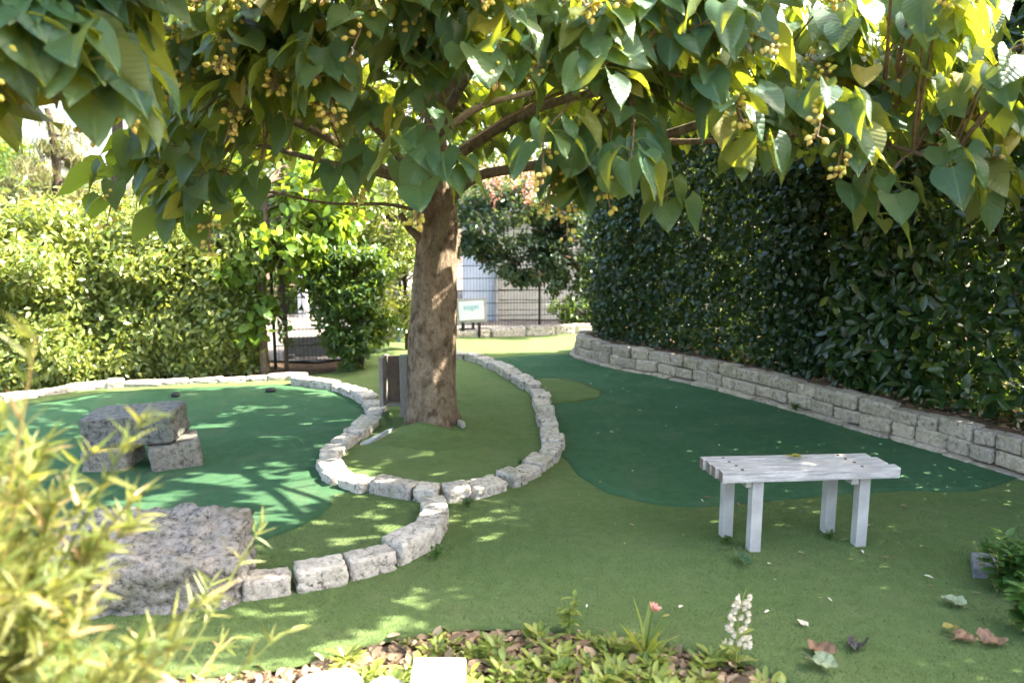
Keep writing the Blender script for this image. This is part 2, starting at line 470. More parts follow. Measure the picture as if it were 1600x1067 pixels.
# leaf templates: blade from origin along +Y to y=1, normal +Z
def leaf_template(profile, ncol, fold=0.15, droop=0.2, lobe=0.0, wave=0.0, seed=0):
    """profile: list of (t, halfwidth)"""
    r = random.Random(seed)
    V, UV = [], []
    nr = len(profile)
    cols = np.linspace(-1, 1, ncol)
    p1, p2 = r.uniform(0, 6), r.uniform(0, 6)
    bend = r.uniform(-0.06, 0.06)
    asym = r.uniform(0.9, 1.1)
    for (t, hw) in profile:
        for s in cols:
            x = s * hw * (asym if s > 0 else 1 / asym)
            y = t - lobe * abs(s) ** 1.6 * (1 - t) ** 4
            z = fold * abs(x) * (1.2 - 0.5 * t) - droop * t * t - 0.25 * fold * abs(s) ** 3 * hw
            z += wave * abs(s) ** 2 * math.sin(6 * t + (p1 if s > 0 else p2))
            V.append((x + bend * t * t, y, z))
            UV.append((x, y))
    F = []
    for i in range(nr - 1):
        for j in range(ncol - 1):
            a = i * ncol + j
            F.append([a, a + 1, a + ncol + 1, a + ncol])
    return np.array(V), np.array(F), np.array(UV)

HEART = [(0.0, 0.27), (0.07, 0.37), (0.16, 0.425), (0.28, 0.43), (0.42, 0.385), (0.56, 0.31), (0.70, 0.22), (0.82, 0.13), (0.92, 0.055), (1.0, 0.004)]
HEART_LO = [(0.0, 0.30), (0.14, 0.42), (0.36, 0.41), (0.62, 0.27), (0.85, 0.11), (1.0, 0.005)]
OVAL = [(0.0, 0.03), (0.2, 0.17), (0.5, 0.22), (0.8, 0.15), (1.0, 0.02)]
LANCE = [(0.0, 0.02), (0.25, 0.055), (0.6, 0.05), (1.0, 0.003)]
def wide(prof, k):
    return [(t, w * k) for t, w in prof]
heart_hi = [leaf_template(wide(HEART, kw), 9, fo, dr, lb, wv, i) for i, (kw, fo, dr, lb, wv) in enumerate((
    (1.05, 0.28, 0.12, 0.22, 0.05), (0.95, 0.40, 0.26, 0.25, 0.06), (1.15, 0.18, 0.05, 0.20, 0.07), (1.0, 0.32, 0.36, 0.22, 0.05), (0.90, 0.60, 0.15, 0.28, 0.04),
    (1.1, 0.12, 0.15, 0.18, 0.08), (0.98, 0.30, 0.42, 0.22, 0.07), (1.18, 0.35, 0.08, 0.26, 0.08), (1.02, -0.18, 0.22, 0.2, 0.08), (0.88, 0.42, 0.1, 0.2, 0.05)))]
heart_lo = [leaf_template(wide(HEART_LO, kw), 5, fo, dr, 0.2, 0.05, i) for i, (kw, fo, dr) in enumerate(((1.05, 0.28, 0.12), (0.95, 0.4, 0.26), (1.15, 0.18, 0.05), (1.0, 0.32, 0.38), (0.9, 0.55, 0.15)))]
oval_t = [leaf_template(OVAL, 3, 0.4, f, 0, 0.0, i) for i, f in enumerate((0.1, 0.2, 0.0))]
oval_lo = [leaf_template([(0.0, 0.04), (0.45, 0.24), (1.0, 0.02)], 3, 0.4, f, 0, 0, i) for i, f in enumerate((0.1, 0.25))]
round_t = [leaf_template([(0.0, 0.12), (0.3, 0.36), (0.65, 0.32), (1.0, 0.03)], 3, 0.25, f, 0.1, 0, i) for i, f in enumerate((0.05, 0.2))]
lance_t = [leaf_template(LANCE, 3, 0.5, f, 0, 0, i) for i, f in enumerate((0.15, 0.3, 0.05))]

def basis(D, N):
    D = norm(np.asarray(D, float))
    N = np.asarray(N, float)
    N = norm(N - (N * D).sum(-1, keepdims=True) * D)
    X = np.cross(D, N)
    return X, D, N

def scatter_mesh(name, temps, P, D, N, S, var, luv=False):
    X, D, N = basis(D, N)
    P = np.asarray(P, float)
    S = np.broadcast_to(np.asarray(S, float), (len(P),))
    which = np.arange(len(P)) % len(temps)
    VV, FF, vv, uu, off = [], [], [], [], 0
    for k, (tv, tf, tu) in enumerate(temps):
        idx = np.nonzero(which == k)[0]
        if not len(idx):
            continue
        W = (tv[None, :, 0, None] * X[idx][:, None] + tv[None, :, 1, None] * D[idx][:, None] + tv[None, :, 2, None] * N[idx][:, None])
        W = P[idx][:, None] + W * S[idx][:, None, None]
        VV.append(W.reshape(-1, 3))
        FF.append((tf[None] + (np.arange(len(idx)) * len(tv))[:, None, None] + off).reshape(-1, tf.shape[1]))
        vv.append(np.repeat(np.asarray(var)[idx], len(tv)))
        if luv:
            uu.append(np.tile(tu, (len(idx), 1)))
        off += len(idx) * len(tv)
    return mesh_arrays(name, np.concatenate(VV), [np.concatenate(FF)], np.concatenate(vv), np.concatenate(uu) if luv else None)

def template_meshes(name, temps, luv=True):
    return [mesh_arrays(name, tv, [tf], np.full(len(tv), (i * 0.381) % 1.0), tu) for i, (tv, tf, tu) in enumerate(temps)]

def place_leaves(name, meshes, mat, root, P, D, N, S):
    """every leaf an object of its own, child of root"""
    X, D, N = basis(D, N)
    rl = np.array(root.location)
    ri = root.matrix_basis.inverted() if False else None
    for me in meshes:
        if len(me.materials) == 0:
            me.materials.append(mat)
    for i in range(len(P)):
        m = Matrix(((X[i][0], D[i][0], N[i][0], 0), (X[i][1], D[i][1], N[i][1], 0), (X[i][2], D[i][2], N[i][2], 0), (0, 0, 0, 1)))
        o = bpy.data.objects.new(name, meshes[i % len(meshes)])
        C.objects.link(o)
        o.parent = root
        o.matrix_basis = Matrix.Translation(Vector(P[i] - rl)) @ m @ Matrix.Diagonal((S[i], S[i], S[i], 1))

def view_rank(P, n, cell=26, per=2):
    """indices of the n leaves that show largest in the photo (in frame, nearest in their cell)"""
    c, s = math.cos(PITCH), math.sin(PITCH)
    d = P - CAM
    yc = d[:, 1] * c - d[:, 2] * s
    zc = d[:, 1] * s + d[:, 2] * c
    px = 800 + 1244 * d[:, 0] / np.maximum(yc, 0.1)
    py = 533 - 1244 * zc / np.maximum(yc, 0.1)
    ok = (yc > 0.3) & (px > 0) & (px < 1600) & (py > 0) & (py < 1067)
    order = np.argsort(np.where(ok, yc, 1e9))
    cnt, out = {}, []
    for i in order:
        if not ok[i] or len(out) >= n:
            break
        k = (int(px[i] // cell), int(py[i] // cell))
        if cnt.get(k, 0) < per:
            cnt[k] = cnt.get(k, 0) + 1
            out.append(i)
    return np.array(out, int)

def rough_block(name, p=5.0, amp=0.06, seed=0, cuts=7, chip=0.5, fr=1.0):
    """a rounded, chipped stone in a unit cube"""
    bm = bmesh.new()
    bmesh.ops.create_cube(bm, size=1)
    bmesh.ops.subdivide_edges(bm, edges=bm.edges[:], cuts=cuts, use_grid_fill=True)
    o = Vector((seed * 13.7, seed * 5.1, seed * 9.3))
    for v in bm.verts:
        c = v.co * 2
        L = (abs(c.x) ** p + abs(c.y) ** p + abs(c.z) ** p) ** (1 / p)
        q = c / max(L, 1e-6)
        n1 = noise.noise(q * 1.1 * fr + o)
        n2 = noise.noise(q * 2.7 * fr + o * 1.7)
        n3 = noise.noise(q * 6.5 * fr + o * 2.3)
        ch = min(0.0, noise.noise(q * 1.9 * fr + o * 3.1) + 0.12) * chip
        f = 1 + amp * (1.2 * n1 + 0.8 * n2 + 0.45 * n3) + ch * 0.35
        v.co = q * 0.5 * f
    me = bpy.data.meshes.new(name)
    bm.to_mesh(me)
    bm.free()
    for pl in me.polygons:
        pl.use_smooth = True
    return me

def resample(pts, step):
    pts = np.asarray(pts, float)
    seg = np.linalg.norm(np.diff(pts, axis=0), axis=1)
    s = np.concatenate([[0], np.cumsum(seg)])
    n = max(2, int(round(s[-1] / step)) + 1)
    t = np.linspace(0, s[-1], n)
    return np.stack([np.interp(t, s, pts[:, k]) for k in range(pts.shape[1])], 1)

def smooth_path(pts, step, it=2):
    p = np.asarray(pts, float)
    for _ in range(it):                                   # Chaikin, end points kept
        q = [p[0]]
        for a, b in zip(p[:-1], p[1:]):
            q += [a * 0.75 + b * 0.25, a * 0.25 + b * 0.75]
        q.append(p[-1])
        p = np.array(q)
    return resample(p, step)

# ------------------------------------------------------------------ terrain and ground sheets (metres; camera stands at the origin looking along +Y)
TRUNK = np.array([-0.71, 6.80])
LOOP = [(-2.45, 8.72), (-2.27, 8.66), (-2.03, 8.59), (-1.74, 8.33), (-1.46, 7.79), (-1.24, 7.21), (-1.25, 6.71), (-1.35, 6.35), (-1.42, 5.99), (-1.36, 5.59), (-1.18, 5.31), (-0.96, 5.19), (-0.68, 5.09), (-0.47, 5.05), (-0.22, 5.15), (0.0, 5.41), (0.24, 5.80), (0.34, 6.17), (0.31, 6.87), (0.30, 7.60), (0.26, 8.17), (0.07, 8.73), (-0.15, 9.41), (-0.41, 10.01), (-0.72, 10.34), (-1.2, 10.5)]
SPUR = [(-0.52, 4.86), (-0.44, 4.55), (-0.48, 4.29), (-0.60, 4.13), (-0.78, 3.98), (-1.0, 3.85), (-1.25, 3.76), (-1.44, 3.70)]
WALL = [(0.98, 10.95), (0.86, 10.55), (0.95, 10.15), (1.26, 9.61), (1.85, 9.04), (2.39, 8.31), (2.80, 7.53), (3.10, 6.80), (3.39, 6.26), (3.61, 5.76), (3.80, 5.35), (4.02, 4.6), (4.2, 3.6), (4.3, 2.4)]

def h(x, y):
    z = 0.055 * math.exp(-((x + 0.60) ** 2 / 0.8 + (y - 6.9) ** 2 / 2.4))
    z += 0.035 * math.exp(-((x - 0.6) / 1.0) ** 2 - ((y - 4.25) / 0.38) ** 2)
    z -= 0.03 * math.exp(-((x - 0.9) / 1.3) ** 2 - ((y - 3.65) / 0.35) ** 2)
    z += 0.018 * math.sin(1.3 * x + 0.7) * math.sin(0.9 * y)
    dx, dy = x - TRUNK[0], y - TRUNK[1]
    r = math.hypot(dx, dy)
    if r < 1.1:
        th = math.atan2(dy, dx)
        z += 0.055 * math.exp(-((r - 0.25) / 0.14) ** 2) * (0.6 + 0.4 * math.sin(3 * th + 0.6))
        z += 0.075 * math.exp(-((r - 0.48 - 0.14 * math.sin(th + 0.4)) / 0.045) ** 2) * max(0, math.sin(1.5 * th + 3.93)) 
        z += 0.055 * math.exp(-((r - 0.70 + 0.18 * math.cos(2 * th - 0.5)) / 0.05) ** 2) * max(0, math.cos(2 * th + 3.0))
    if y < 3.1:
        z += 0.10 * (3.1 - y)
    return z

def in_poly(P, poly):
    x, y = P[:, 0], P[:, 1]
    poly = np.asarray(poly)
    r = np.zeros(len(P), bool)
    j = len(poly) - 1
    for i in range(len(poly)):
        xi, yi = poly[i]
        xj, yj = poly[j]
        c = ((yi > y) != (yj > y)) & (x < (xj - xi) * (y - yi) / (yj - yi + 1e-12) + xi)
        r ^= c
        j = i
    return r

def sheet(name, outline, dz, mat, step=0.13, fine=None, skirt=0.02, hf=h):
    ol = resample(list(outline) + [outline[0]], step * 0.7)[:-1]
    lo, hi = ol.min(0), ol.max(0)
    def pts(lo, hi, st):
        gx, gy = np.meshgrid(np.arange(lo[0], hi[0], st), np.arange(lo[1], hi[1], st))
        return np.stack([gx.ravel(), gy.ravel()], 1)
    g = pts(lo, hi, step)
    if fine is not None:
        (fx0, fy0, fx1, fy1), st = fine
        inside = (g[:, 0] > fx0) & (g[:, 0] < fx1) & (g[:, 1] > fy0) & (g[:, 1] < fy1)
        g = np.concatenate([g[~inside], pts(np.array([fx0, fy0]), np.array([fx1, fy1]), st)])
    g = g + rng.uniform(-0.01, 0.01, g.shape)
    g = g[in_poly(g, ol)]
    d = np.min(((g[:, None] - ol[None]) ** 2).sum(-1), axis=1) if len(g) * len(ol) < 4e7 else np.full(len(g), 1.0)
    g = g[d > (step * 0.3) ** 2]
    n = len(ol)
    allp = [Vector(p) for p in np.concatenate([ol, g])]
    edges = [(i, (i + 1) % n) for i in range(n)]
    vs, es, fs, *_ = delaunay_2d_cdt(allp, edges, [], 1, 1e-5)
    V = [(v.x, v.y, hf(v.x, v.y) + dz) for v in vs]
    tri = np.array([f for f in fs if len(f) == 3])
    me = mesh_arrays(name, V, [tri])
    # make faces look up
    bm = bmesh.new()
    bm.from_mesh(me)
    bmesh.ops.recalc_face_normals(bm, faces=bm.faces)
    if sum(f.normal.z for f in bm.faces) < 0:
        bmesh.ops.reverse_faces(bm, faces=bm.faces)
    be = [e for e in bm.edges if e.is_boundary]
    if skirt:
        ex = bmesh.ops.extrude_edge_only(bm, edges=be)
        for v in ex['geom']:
            if isinstance(v, bmesh.types.BMVert):
                v.co.z -= skirt
    bm.to_mesh(me)
    bm.free()
    for p in me.polygons:
        p.use_smooth = True
    return obj(name, me, mat)

# ground: one sheet reaching far beyond the garden
def axis(a, lo, hi, st):
    mid = np.arange(lo, hi + 1e-6, st)
    return np.concatenate([-np.geomspace(a, abs(lo) + 1.0, 12) if lo < 0 else np.array([-a, -40, -20, -8, -4, -2]), mid, np.geomspace(hi + 1.0, a, 12)])
gx = axis(150, -7, 7, 0.25)
gy = np.concatenate([[-150, -60, -20, -8, -4], np.arange(-2, 15.01, 0.25), np.geomspace(16, 220, 14)])
GX, GY = np.meshgrid(gx, gy)
GZ = np.array([[(h(x, y) if (-8 < x < 8 and -1 < y < 16) else h(max(-8, min(8, x)), max(-1, min(16, y)))) - 0.045 for x in gx] for y in gy])
nx, ny = len(gx), len(gy)
idx = np.arange(nx * ny).reshape(ny, nx)
F = np.stack([idx[:-1, :-1], idx[:-1, 1:], idx[1:, 1:], idx[1:, :-1]], -1).reshape(-1, 4)
tag(obj('ground', mesh_arrays('ground', np.stack([GX.ravel(), GY.ravel(), GZ.ravel()], 1), [F]), M['soil']), kind='structure')

street = sheet('pavement', [(-4.4, 10.4), (-2.2, 10.1), (-1.6, 13.0), (9, 13.6), (14, 30), (-6.4, 30)], -0.02, M['street'], 0.9, skirt=0)
tag(street, kind='structure')

BED_EDGE = [(-2.3, 2.85), (-1.45, 3.02), (-0.95, 3.12), (-0.62, 3.32), (-0.2, 3.46), (0.15, 3.45), (0.58, 3.36), (1.0, 3.14), (1.25, 2.8), (1.6, 2.3)]
lawn_out = [(-6.2, 3.2), (-4, 2.7)] + BED_EDGE + [(4.45, 2.1)] + [(x + 0.10, y) for x, y in reversed(WALL[1:-1])] + [(1.5, 11.6), (1.5, 12.62), (0.5, 12.42), (-0.98, 12.0), (-1.9, 11.8), (-2.05, 10.5), (-2.15, 9.4), (-2.8, 9.02), (-3.57, 8.78), (-4.35, 8.62), (-5.1, 7.8), (-6.2, 6.2)]
lawn = sheet('lawn_turf', lawn_out, 0.0, M['turf'], 0.14, ((-1.6, 5.9, 0.3, 7.9), 0.035))
tag(lawn, kind='structure')

lp = smooth_path(LOOP, 0.1)
loop_left = [p for p in lp if p[1] > 5.05 and p[0] < -1.0 and p[1] < 8.75]
green_l = sheet('putting_green', [tuple(p) for p in loop_left[::2]] + [(-1.20, 5.12), (-1.17, 4.97), (-1.20, 4.73), (-1.34, 4.5), (-1.5, 4.32), (-1.78, 4.19), (-2.45, 4.11), (-3.6, 4.2), (-4.9, 4.6), (-5.6, 5.6), (-5.5, 6.6), (-4.9, 7.6), (-4.3, 8.2), (-3.5, 8.42), (-2.8, 8.62)], 0.007, M['green'], 0.15)
tag(green_l, kind='structure')
loop_right = [p for p in lp if p[0] > -0.55 and p[1] > 6.0]
green_r = sheet('putting_green', [tuple(p) for p in loop_right[::2]] + [(-0.3, 10.25), (0.0, 10.33), (0.5, 10.55), (0.9, 10.45)] + [(x, y) for x, y in WALL[2:10]] + [(3.72, 5.54), (3.32, 5.27), (3.05, 5.17), (2.72, 5.21), (2.3, 5.17), (1.94, 5.11), (1.5, 5.02), (1.18, 4.97), (0.94, 5.03), (0.66, 5.24), (0.48, 5.62), (0.42, 6.0)], 0.007, M['green'], 0.15)
tag(green_r, kind='structure')
patch = sheet('lawn_turf', [(0.28, 8.85), (0.6, 8.86), (0.80, 8.62), (0.96, 8.22), (0.90, 7.95), (0.64, 7.74), (0.28, 7.62)], 0.014, M['turf'], 0.12)
tag(patch, kind='structure')

# soil bed behind the low wall
def bed_h(x, y):
    return 0.27 + 0.03 * noise.noise(Vector((x * 3, y * 3, 0))) + 0.02 * noise.noise(Vector((x * 11, y * 11, 3)))
bed_in = [(x + 0.12, y + 0.02) for x, y in WALL[1:]]
bed = sheet('soil_bed', bed_in + [(7.2, 2.0), (6.5, 5.5), (5.2, 8.6), (3.2, 11.2), (1.4, 11.5), (1.1, 11.0)], 0.0, M['soil'], 0.18, skirt=0.2, hf=bed_h)
tag(bed, kind='structure')

# ------------------------------------------------------------------ stone edging, walls
edge_variants = [rough_block('stone', 12.0, 0.055, i, 9, 0.65, 1.6) for i in range(9)]
wall_variants = [rough_block('stone', 12.0, 0.045, 20 + i, 8, 0.4, 1.5) for i in range(8)]
for me in edge_variants: me.materials.append(M['edge_stone'])
for me in wall_variants: me.materials.append(M['wall_stone'])

def stones_along(root, path, lens, width, height, variants, z0=-0.03, gap=0.012, jit=0.02, hf=h, rnd=random, ov=0.03):
    pts = smooth_path(path, 0.02)
    seg = np.linalg.norm(np.diff(pts, axis=0), axis=1)
    s = np.concatenate([[0], np.cumsum(seg)])
    pos, k = 0.0, rnd.randrange(5)
    while pos < s[-1] - 0.08:
        L = min(rnd.uniform(*lens), s[-1] - pos)
        a = np.array([np.interp(pos, s, pts[:, i]) for i in (0, 1)])
        b = np.array([np.interp(pos + L, s, pts[:, i]) for i in (0, 1)])
        m = (a + b) / 2
        d = b - a
        w = rnd.uniform(*width)
        hh = rnd.uniform(*height)
        o = bpy.data.objects.new('stone', variants[k % len(variants)])
        C.objects.link(o)
        o.parent = root
        z = hf(m[0], m[1]) + z0 + hh / 2
        o.location = Vector((m[0] + rnd.uniform(-jit, jit), m[1] + rnd.uniform(-jit, jit), z)) - root.location
        o.rotation_euler = (rnd.uniform(-0.05, 0.05), rnd.uniform(-0.05, 0.05), math.atan2(d[1], d[0]) + rnd.uniform(-0.08, 0.08) + (math.pi if rnd.random() < 0.5 else 0))
        o.scale = (np.linalg.norm(d) - gap + ov, w, hh)
        pos += L
        k += rnd.randrange(1, 4)

rs = random.Random(3)
e1 = empty('stone_edging', (-0.5, 5.1, 0), 'pale limestone edging curving in a loop round the big tree', 'edging', 'stone borders')
stones_along(e1, LOOP, (0.15, 0.34), (0.145, 0.195), (0.09, 0.13), edge_variants, rnd=rs, gap=0.014, ov=0.0)
e2 = empty('stone_edging', (-0.8, 4.0, 0), 'short curved stone edging running from the tree loop to the boulder', 'edging', 'stone borders')
stones_along(e2, SPUR, (0.20, 0.36), (0.145, 0.185), (0.125, 0.165), edge_variants, rnd=rs, gap=0.016, ov=0.0)
e3 = empty('stone_edging', (-3.6, 8.7, 0), 'low row of pale stones along the foot of the left hedge', 'edging', 'stone borders')
stones_along(e3, [(-5.6, 7.4), (-4.9, 8.2), (-4.35, 8.52), (-3.57, 8.68), (-2.8, 8.95), (-2.3, 9.1)], (0.15, 0.42), (0.14, 0.22), (0.07, 0.13), edge_variants, rnd=rs)
e4 = empty('stone_edging', (0, 12.3, 0), 'far row of white stones along the mesh fence behind the lawn', 'edging', 'stone borders')
stones_along(e4, [(-1.95, 11.85), (-0.98, 12.06), (-0.4, 12.2), (0.51, 12.46), (1.4, 12.7)], (0.25, 0.5), (0.16, 0.22), (0.13, 0.18), edge_variants, rnd=rs)

rw = empty('retaining_wall', (2.4, 8.3, 0), 'low dry stone retaining wall in two courses below the right hedge', 'wall')
wp = smooth_path(WALL, 0.02)
for course, (z0, hh, ln) in enumerate([(-0.05, (0.075, 0.10), (0.25, 0.5)), (0.035, (0.105, 0.13), (0.15, 0.32)), (0.150, (0.105, 0.14), (0.16, 0.34))]):
    off = (0.0, 0.035, 0.06)[course]
    wpo = [(x + off, y + off * 0.4) for x, y in WALL]
    stones_along(rw, wpo, ln, (0.16, 0.20) if course else (0.22, 0.26), hh, wall_variants, z0, 0.010, 0.008, lambda x, y: 0.0, rs, 0.0)

# ------------------------------------------------------------------ rocks on the left green
def rock(name, label, cat, c, d, seed, mat, rot=(0, 0, 0), p=6.0, amp=0.06, cuts=14, chip=0.5, fr=1.4, group=None):
    me = rough_block(name, p, amp, seed, cuts, chip, fr)
    o = obj(name, me, mat)
    o.location = c
    o.scale = d
    o.rotation_euler = rot
    return tag(o, label, cat, group)

rock('boulder', 'large dappled grey boulder at the end of the stone edging', 'boulder', (-1.84, 3.82, 0.02), (0.94, 0.58, 0.62), 47, M['boulder'], (0.16, 0.05, 0.14), 9.0, 0.09, 30, 0.7, 2.2)
rock('rock_slab', 'thick grey rock slab laid across two smaller stones on the green', 'rock', (-2.85, 5.86, 0.31), (0.66, 0.42, 0.23), 43, M['grey_stone'], (0.02, -0.05, 0.10), 22.0, 0.03, 18, 0.16, 1.2)
rock('support_stone', 'squarish stone holding up the left end of the rock slab', 'rock', (-3.02, 5.82, 0.085), (0.34, 0.34, 0.225), 44, M['support_rock'], (0, 0.02, 0.05), 18.0, 0.035, 12, 0.2, group='stones under the rock slab')
rock('support_stone', 'angular stone jutting out under the right end of the rock slab', 'rock', (-2.56, 5.84, 0.09), (0.36, 0.36, 0.225), 45, M['support_rock'], (0, -0.10, 0.45), 16.0, 0.04, 12, 0.3, group='stones under the rock slab')
for (x, y, s, lab) in ((-3.47, 8.02, 0.085, 'small black rubber hump on the green nearer the left hedge'), (-2.58, 8.32, 0.10, 'small black rubber hump on the green beside the stone edging')):
    o = rock('rubber_hump', lab, 'hump', (x, y, h(x, y) + 0.022), (s, s, 0.06), 46, M['black'], p=2.6, amp=0.05, cuts=6, chip=0.2, group='black humps on the green')

# ------------------------------------------------------------------ bench
bz = 0.49
ba = 0.085
bc = np.array([1.625, 4.365])
b = empty('park_bench', (bc[0], bc[1], h(*bc)), 'weathered white slatted bench with four pale grey legs', 'bench', rz=ba)
g0 = h(*bc)
ca_, sa_ = math.cos(ba), math.sin(ba)
for i in range(4):
    me = bevel_box('slat', (1.02 - 0.014 * (i % 2), 0.064, 0.062), 0.005, 2)
    o = obj('slat', me, M['bench_wood'], b, (-0.012 * i + 0.02 + 0.006 * (-1) ** i, -0.105 + i * 0.0715, bz - 0.031 - g0 + 0.003 * (i % 2)))
    o.rotation_euler = (0.012 * (-1) ** i, 0.003 * (i - 1), 0.002 * (i - 2))
bolt = MB(); bolt.tube([(0, 0, 0), (0, 0, 0.004), (0, 0, 0.006)], [0.009, 0.009, 0.001], 10)
bolt_me = bolt.mesh('bolt')
bolt_me.materials.append(M['dark_stem'])
for i in range(4):
    for lx in (-0.36, 0.33):
        obj('bolt', bolt_me, None, b, (lx - 0.012 * i, -0.105 + i * 0.0715 + 0.004 * (-1) ** i, bz - g0 + 0.0035 * (i % 2) - 0.001))
for lx in (-0.31, 0.30):
    obj('cross_rail', bevel_box('cross_rail', (0.045, 0.20, 0.04), 0.003, 1), M['leg_paint'], b, (lx, 0.005, bz - 0.087 - g0))
for (wx, wy) in ((1.365, 4.265), (1.995, 4.345), (1.265, 4.475), (1.895, 4.545)):
    lx, ly = (wx - bc[0]) * ca_ + (wy - bc[1]) * sa_, -(wx - bc[0]) * sa_ + (wy - bc[1]) * ca_
    zb = h(wx, wy) - 0.03
    hh = bz - 0.0635 - zb
    obj('leg', bevel_box('leg', (0.064, 0.064, hh), 0.004, 2), M['leg_paint'], b, (lx, ly, zb + hh / 2 - g0))

# ------------------------------------------------------------------ box sign beside the trunk, plate on the turf
s = empty('wooden_post_box', (-0.99, 6.95, h(-0.99, 6.95)), 'weathered open wooden box on a post against the left of the trunk', 'post box')
def part_box(parent, name, c, d, mat, rz=0, bev=0.004):
    o = obj(name, bevel_box(name, d, bev, 1), mat, parent, c)
    o.rotation_euler[2] = rz
    return o
part_box(s, 'post', (0.03, 0, 0.28 - 0.04), (0.07, 0.08, 0.64), M['old_wood'])
part_box(s, 'side_plank', (-0.155, 0.03, 0.325), (0.035, 0.20, 0.44), M['old_wood'], -0.12)
part_box(s, 'back_plank', (-0.07, 0.11, 0.325), (0.13, 0.025, 0.42), M['brown_wood'], -0.05)
part_box(s, 'bottom_plank', (-0.07, 0.04, 0.11), (0.13, 0.11, 0.02), M['old_wood'], -0.06)

def terrain_slab(name, corners, th, mat, label, cat, lift=0.004, group=None):
    V = []
    for x, y in corners:
        V.append((x, y, h(x, y) + lift + 0.014 + th))
    for x, y in corners:
        V.append((x, y, h(x, y) + lift - 0.03))
    n = len(corners)
    bm = bmesh.new()
    vs = [bm.verts.new(v) for v in V]
    bm.faces.new(vs[:n])
    bm.faces.new(vs[n:][::-1])
    for i in range(n):
        bm.faces.new((vs[i], vs[n + i], vs[n + (i + 1) % n], vs[(i + 1) % n]))
    bmesh.ops.recalc_face_normals(bm, faces=bm.faces)
    bmesh.ops.bevel(bm, geom=bm.edges[:], offset=0.004, segments=1, affect='EDGES')
    me = bpy.data.meshes.new(name)
    bm.to_mesh(me)
    bm.free()
    return tag(obj(name, me, mat), label, cat, group)
terrain_slab('steel_plate', [(-1.23, 6.22), (-1.15, 6.25), (-1.01, 6.58), (-1.06, 6.57)], 0.002, M['slate_pale'], 'thin pale metal plate lying on the turf left of the trunk', 'plate')
rock('small_stone', 'small white stone wedged beside the right foot of the trunk', 'stone', (-0.44, 6.68, h(-0.44, 6.68) + 0.02), (0.04, 0.12, 0.06), 51, M['white_stone'], (0, 0, 0.5), 4, 0.08, 5)

# ------------------------------------------------------------------ slate slab, white block and pale stones in the foreground
terrain_slab('slate_slab', [(2.42, 3.93), (3.1, 3.86), (3.2, 4.10), (2.52, 4.13)], 0.03, M['slate'], 'grey slate slab on the turf at the right edge of the picture', 'slab', 0.006)
o = obj('painted_block', bevel_box('painted_block', (0.205, 0.20, 0.16), 0.006, 2), M['white_paint'])
o.location = (-0.285, 2.82, h(-0.285, 2.82) + 0.04)
o.rotation_euler = (0.06, 0.02, 0.02)
tag(o, 'bright white painted block among the weeds in the foreground', 'block')
for i, (x, y, d, lab) in enumerate(((-0.72, 2.86, (0.26, 0.16, 0.12), 'pale rounded stone in the weeds left of the white block'), (-0.50, 2.80, (0.20, 0.15, 0.10), 'small pale stone close beside the white block'))):
    rock('pale_stone', lab, 'stone', (x, y, h(x, y) + 0.02), d, 60 + i, M['white_stone'], (0, 0, 0.3 + i), 4, 0.07, 8, group='pale stones in the foreground bed')

# ------------------------------------------------------------------ the big heart-leaved tree
heart_meshes = template_meshes('leaf', heart_hi)
def pod_template():
    V, F = [], []
    prof = [(0, 0.12), (0.12, 0.36), (0.4, 0.48), (0.7, 0.36), (0.9, 0.14), (1.0, 0.03)]
    for t, r in prof:
        for k in range(7):
            a = k / 7 * 2 * math.pi
            V.append((r * math.cos(a), t * 1.25, r * math.sin(a)))
    for i in range(len(prof) - 1):
        for k in range(7):
            F.append([i * 7 + k, i * 7 + (k + 1) % 7, (i + 1) * 7 + (k + 1) % 7, (i + 1) * 7 + k])
    V = np.array(V)
    return V, np.array(F)
pod_v, pod_f = pod_template()
pod_mesh = mesh_arrays('pod', pod_v, [pod_f], np.zeros(len(pod_v)))
pod_mesh.materials.append(M['pod'])

def trunk_mesh(name, base, pts, rads, seg=44, seed=0.0, amp=0.03, step=0.035, flare=0.0):
    P = resample(np.column_stack([pts, rads]), step)
    V, F = [], []
    a = np.linspace(0, 2 * math.pi, seg, endpoint=False)
    for i, (x, y, z, r) in enumerate(P):
        for t in a:
            ca, sa = math.cos(t), math.sin(t)
            n1 = noise.noise(Vector((ca * 1.3, sa * 1.3, z * 0.9 + seed)))
            n2 = noise.noise(Vector((ca * 4.5, sa * 4.5, z * 3.2 + seed)))
            n3 = noise.noise(Vector((ca * 13, sa * 13, z * 8 + seed)))
            f = 1 + amp * (2.2 * n1 + 1.2 * n2 + 0.9 * n3)
            if flare:
                f += flare * math.exp(-max(z - 0.06, 0) / 0.10) * (0.7 + 0.5 * math.sin(5 * t + 0.7))
            V.append((x + r * f * ca, y + r * f * sa, z))
    n = len(P)
    for i in range(n - 1):
        for j in range(seg):
            k = (j + 1) % seg
            F.append([i * seg + j, i * seg + k, (i + 1) * seg + k, (i + 1) * seg + j])
    return mesh_arrays(name, V, [np.array(F)])

def wobble(p0, p3, rise, n=14, amp=0.05, out=0.45, rnd=random):
    p0, p3 = np.array(p0, float), np.array(p3, float)
    d = p3 - p0
    c1 = p0 + d * out * 0.6 + np.array([0, 0, rise])
    c2 = p0 + d * 0.72 + np.array([0, 0, rise * 0.8])
    P = bez(p0, c1, c2, p3, n)
    ph = [rnd.uniform(0, 6) for _ in range(3)]
    t = np.linspace(0, 1, n)
    for k in range(3):
        P[:, k] += amp * np.sin(t * (5 + k) + ph[k]) * np.sin(t * math.pi)
    return P

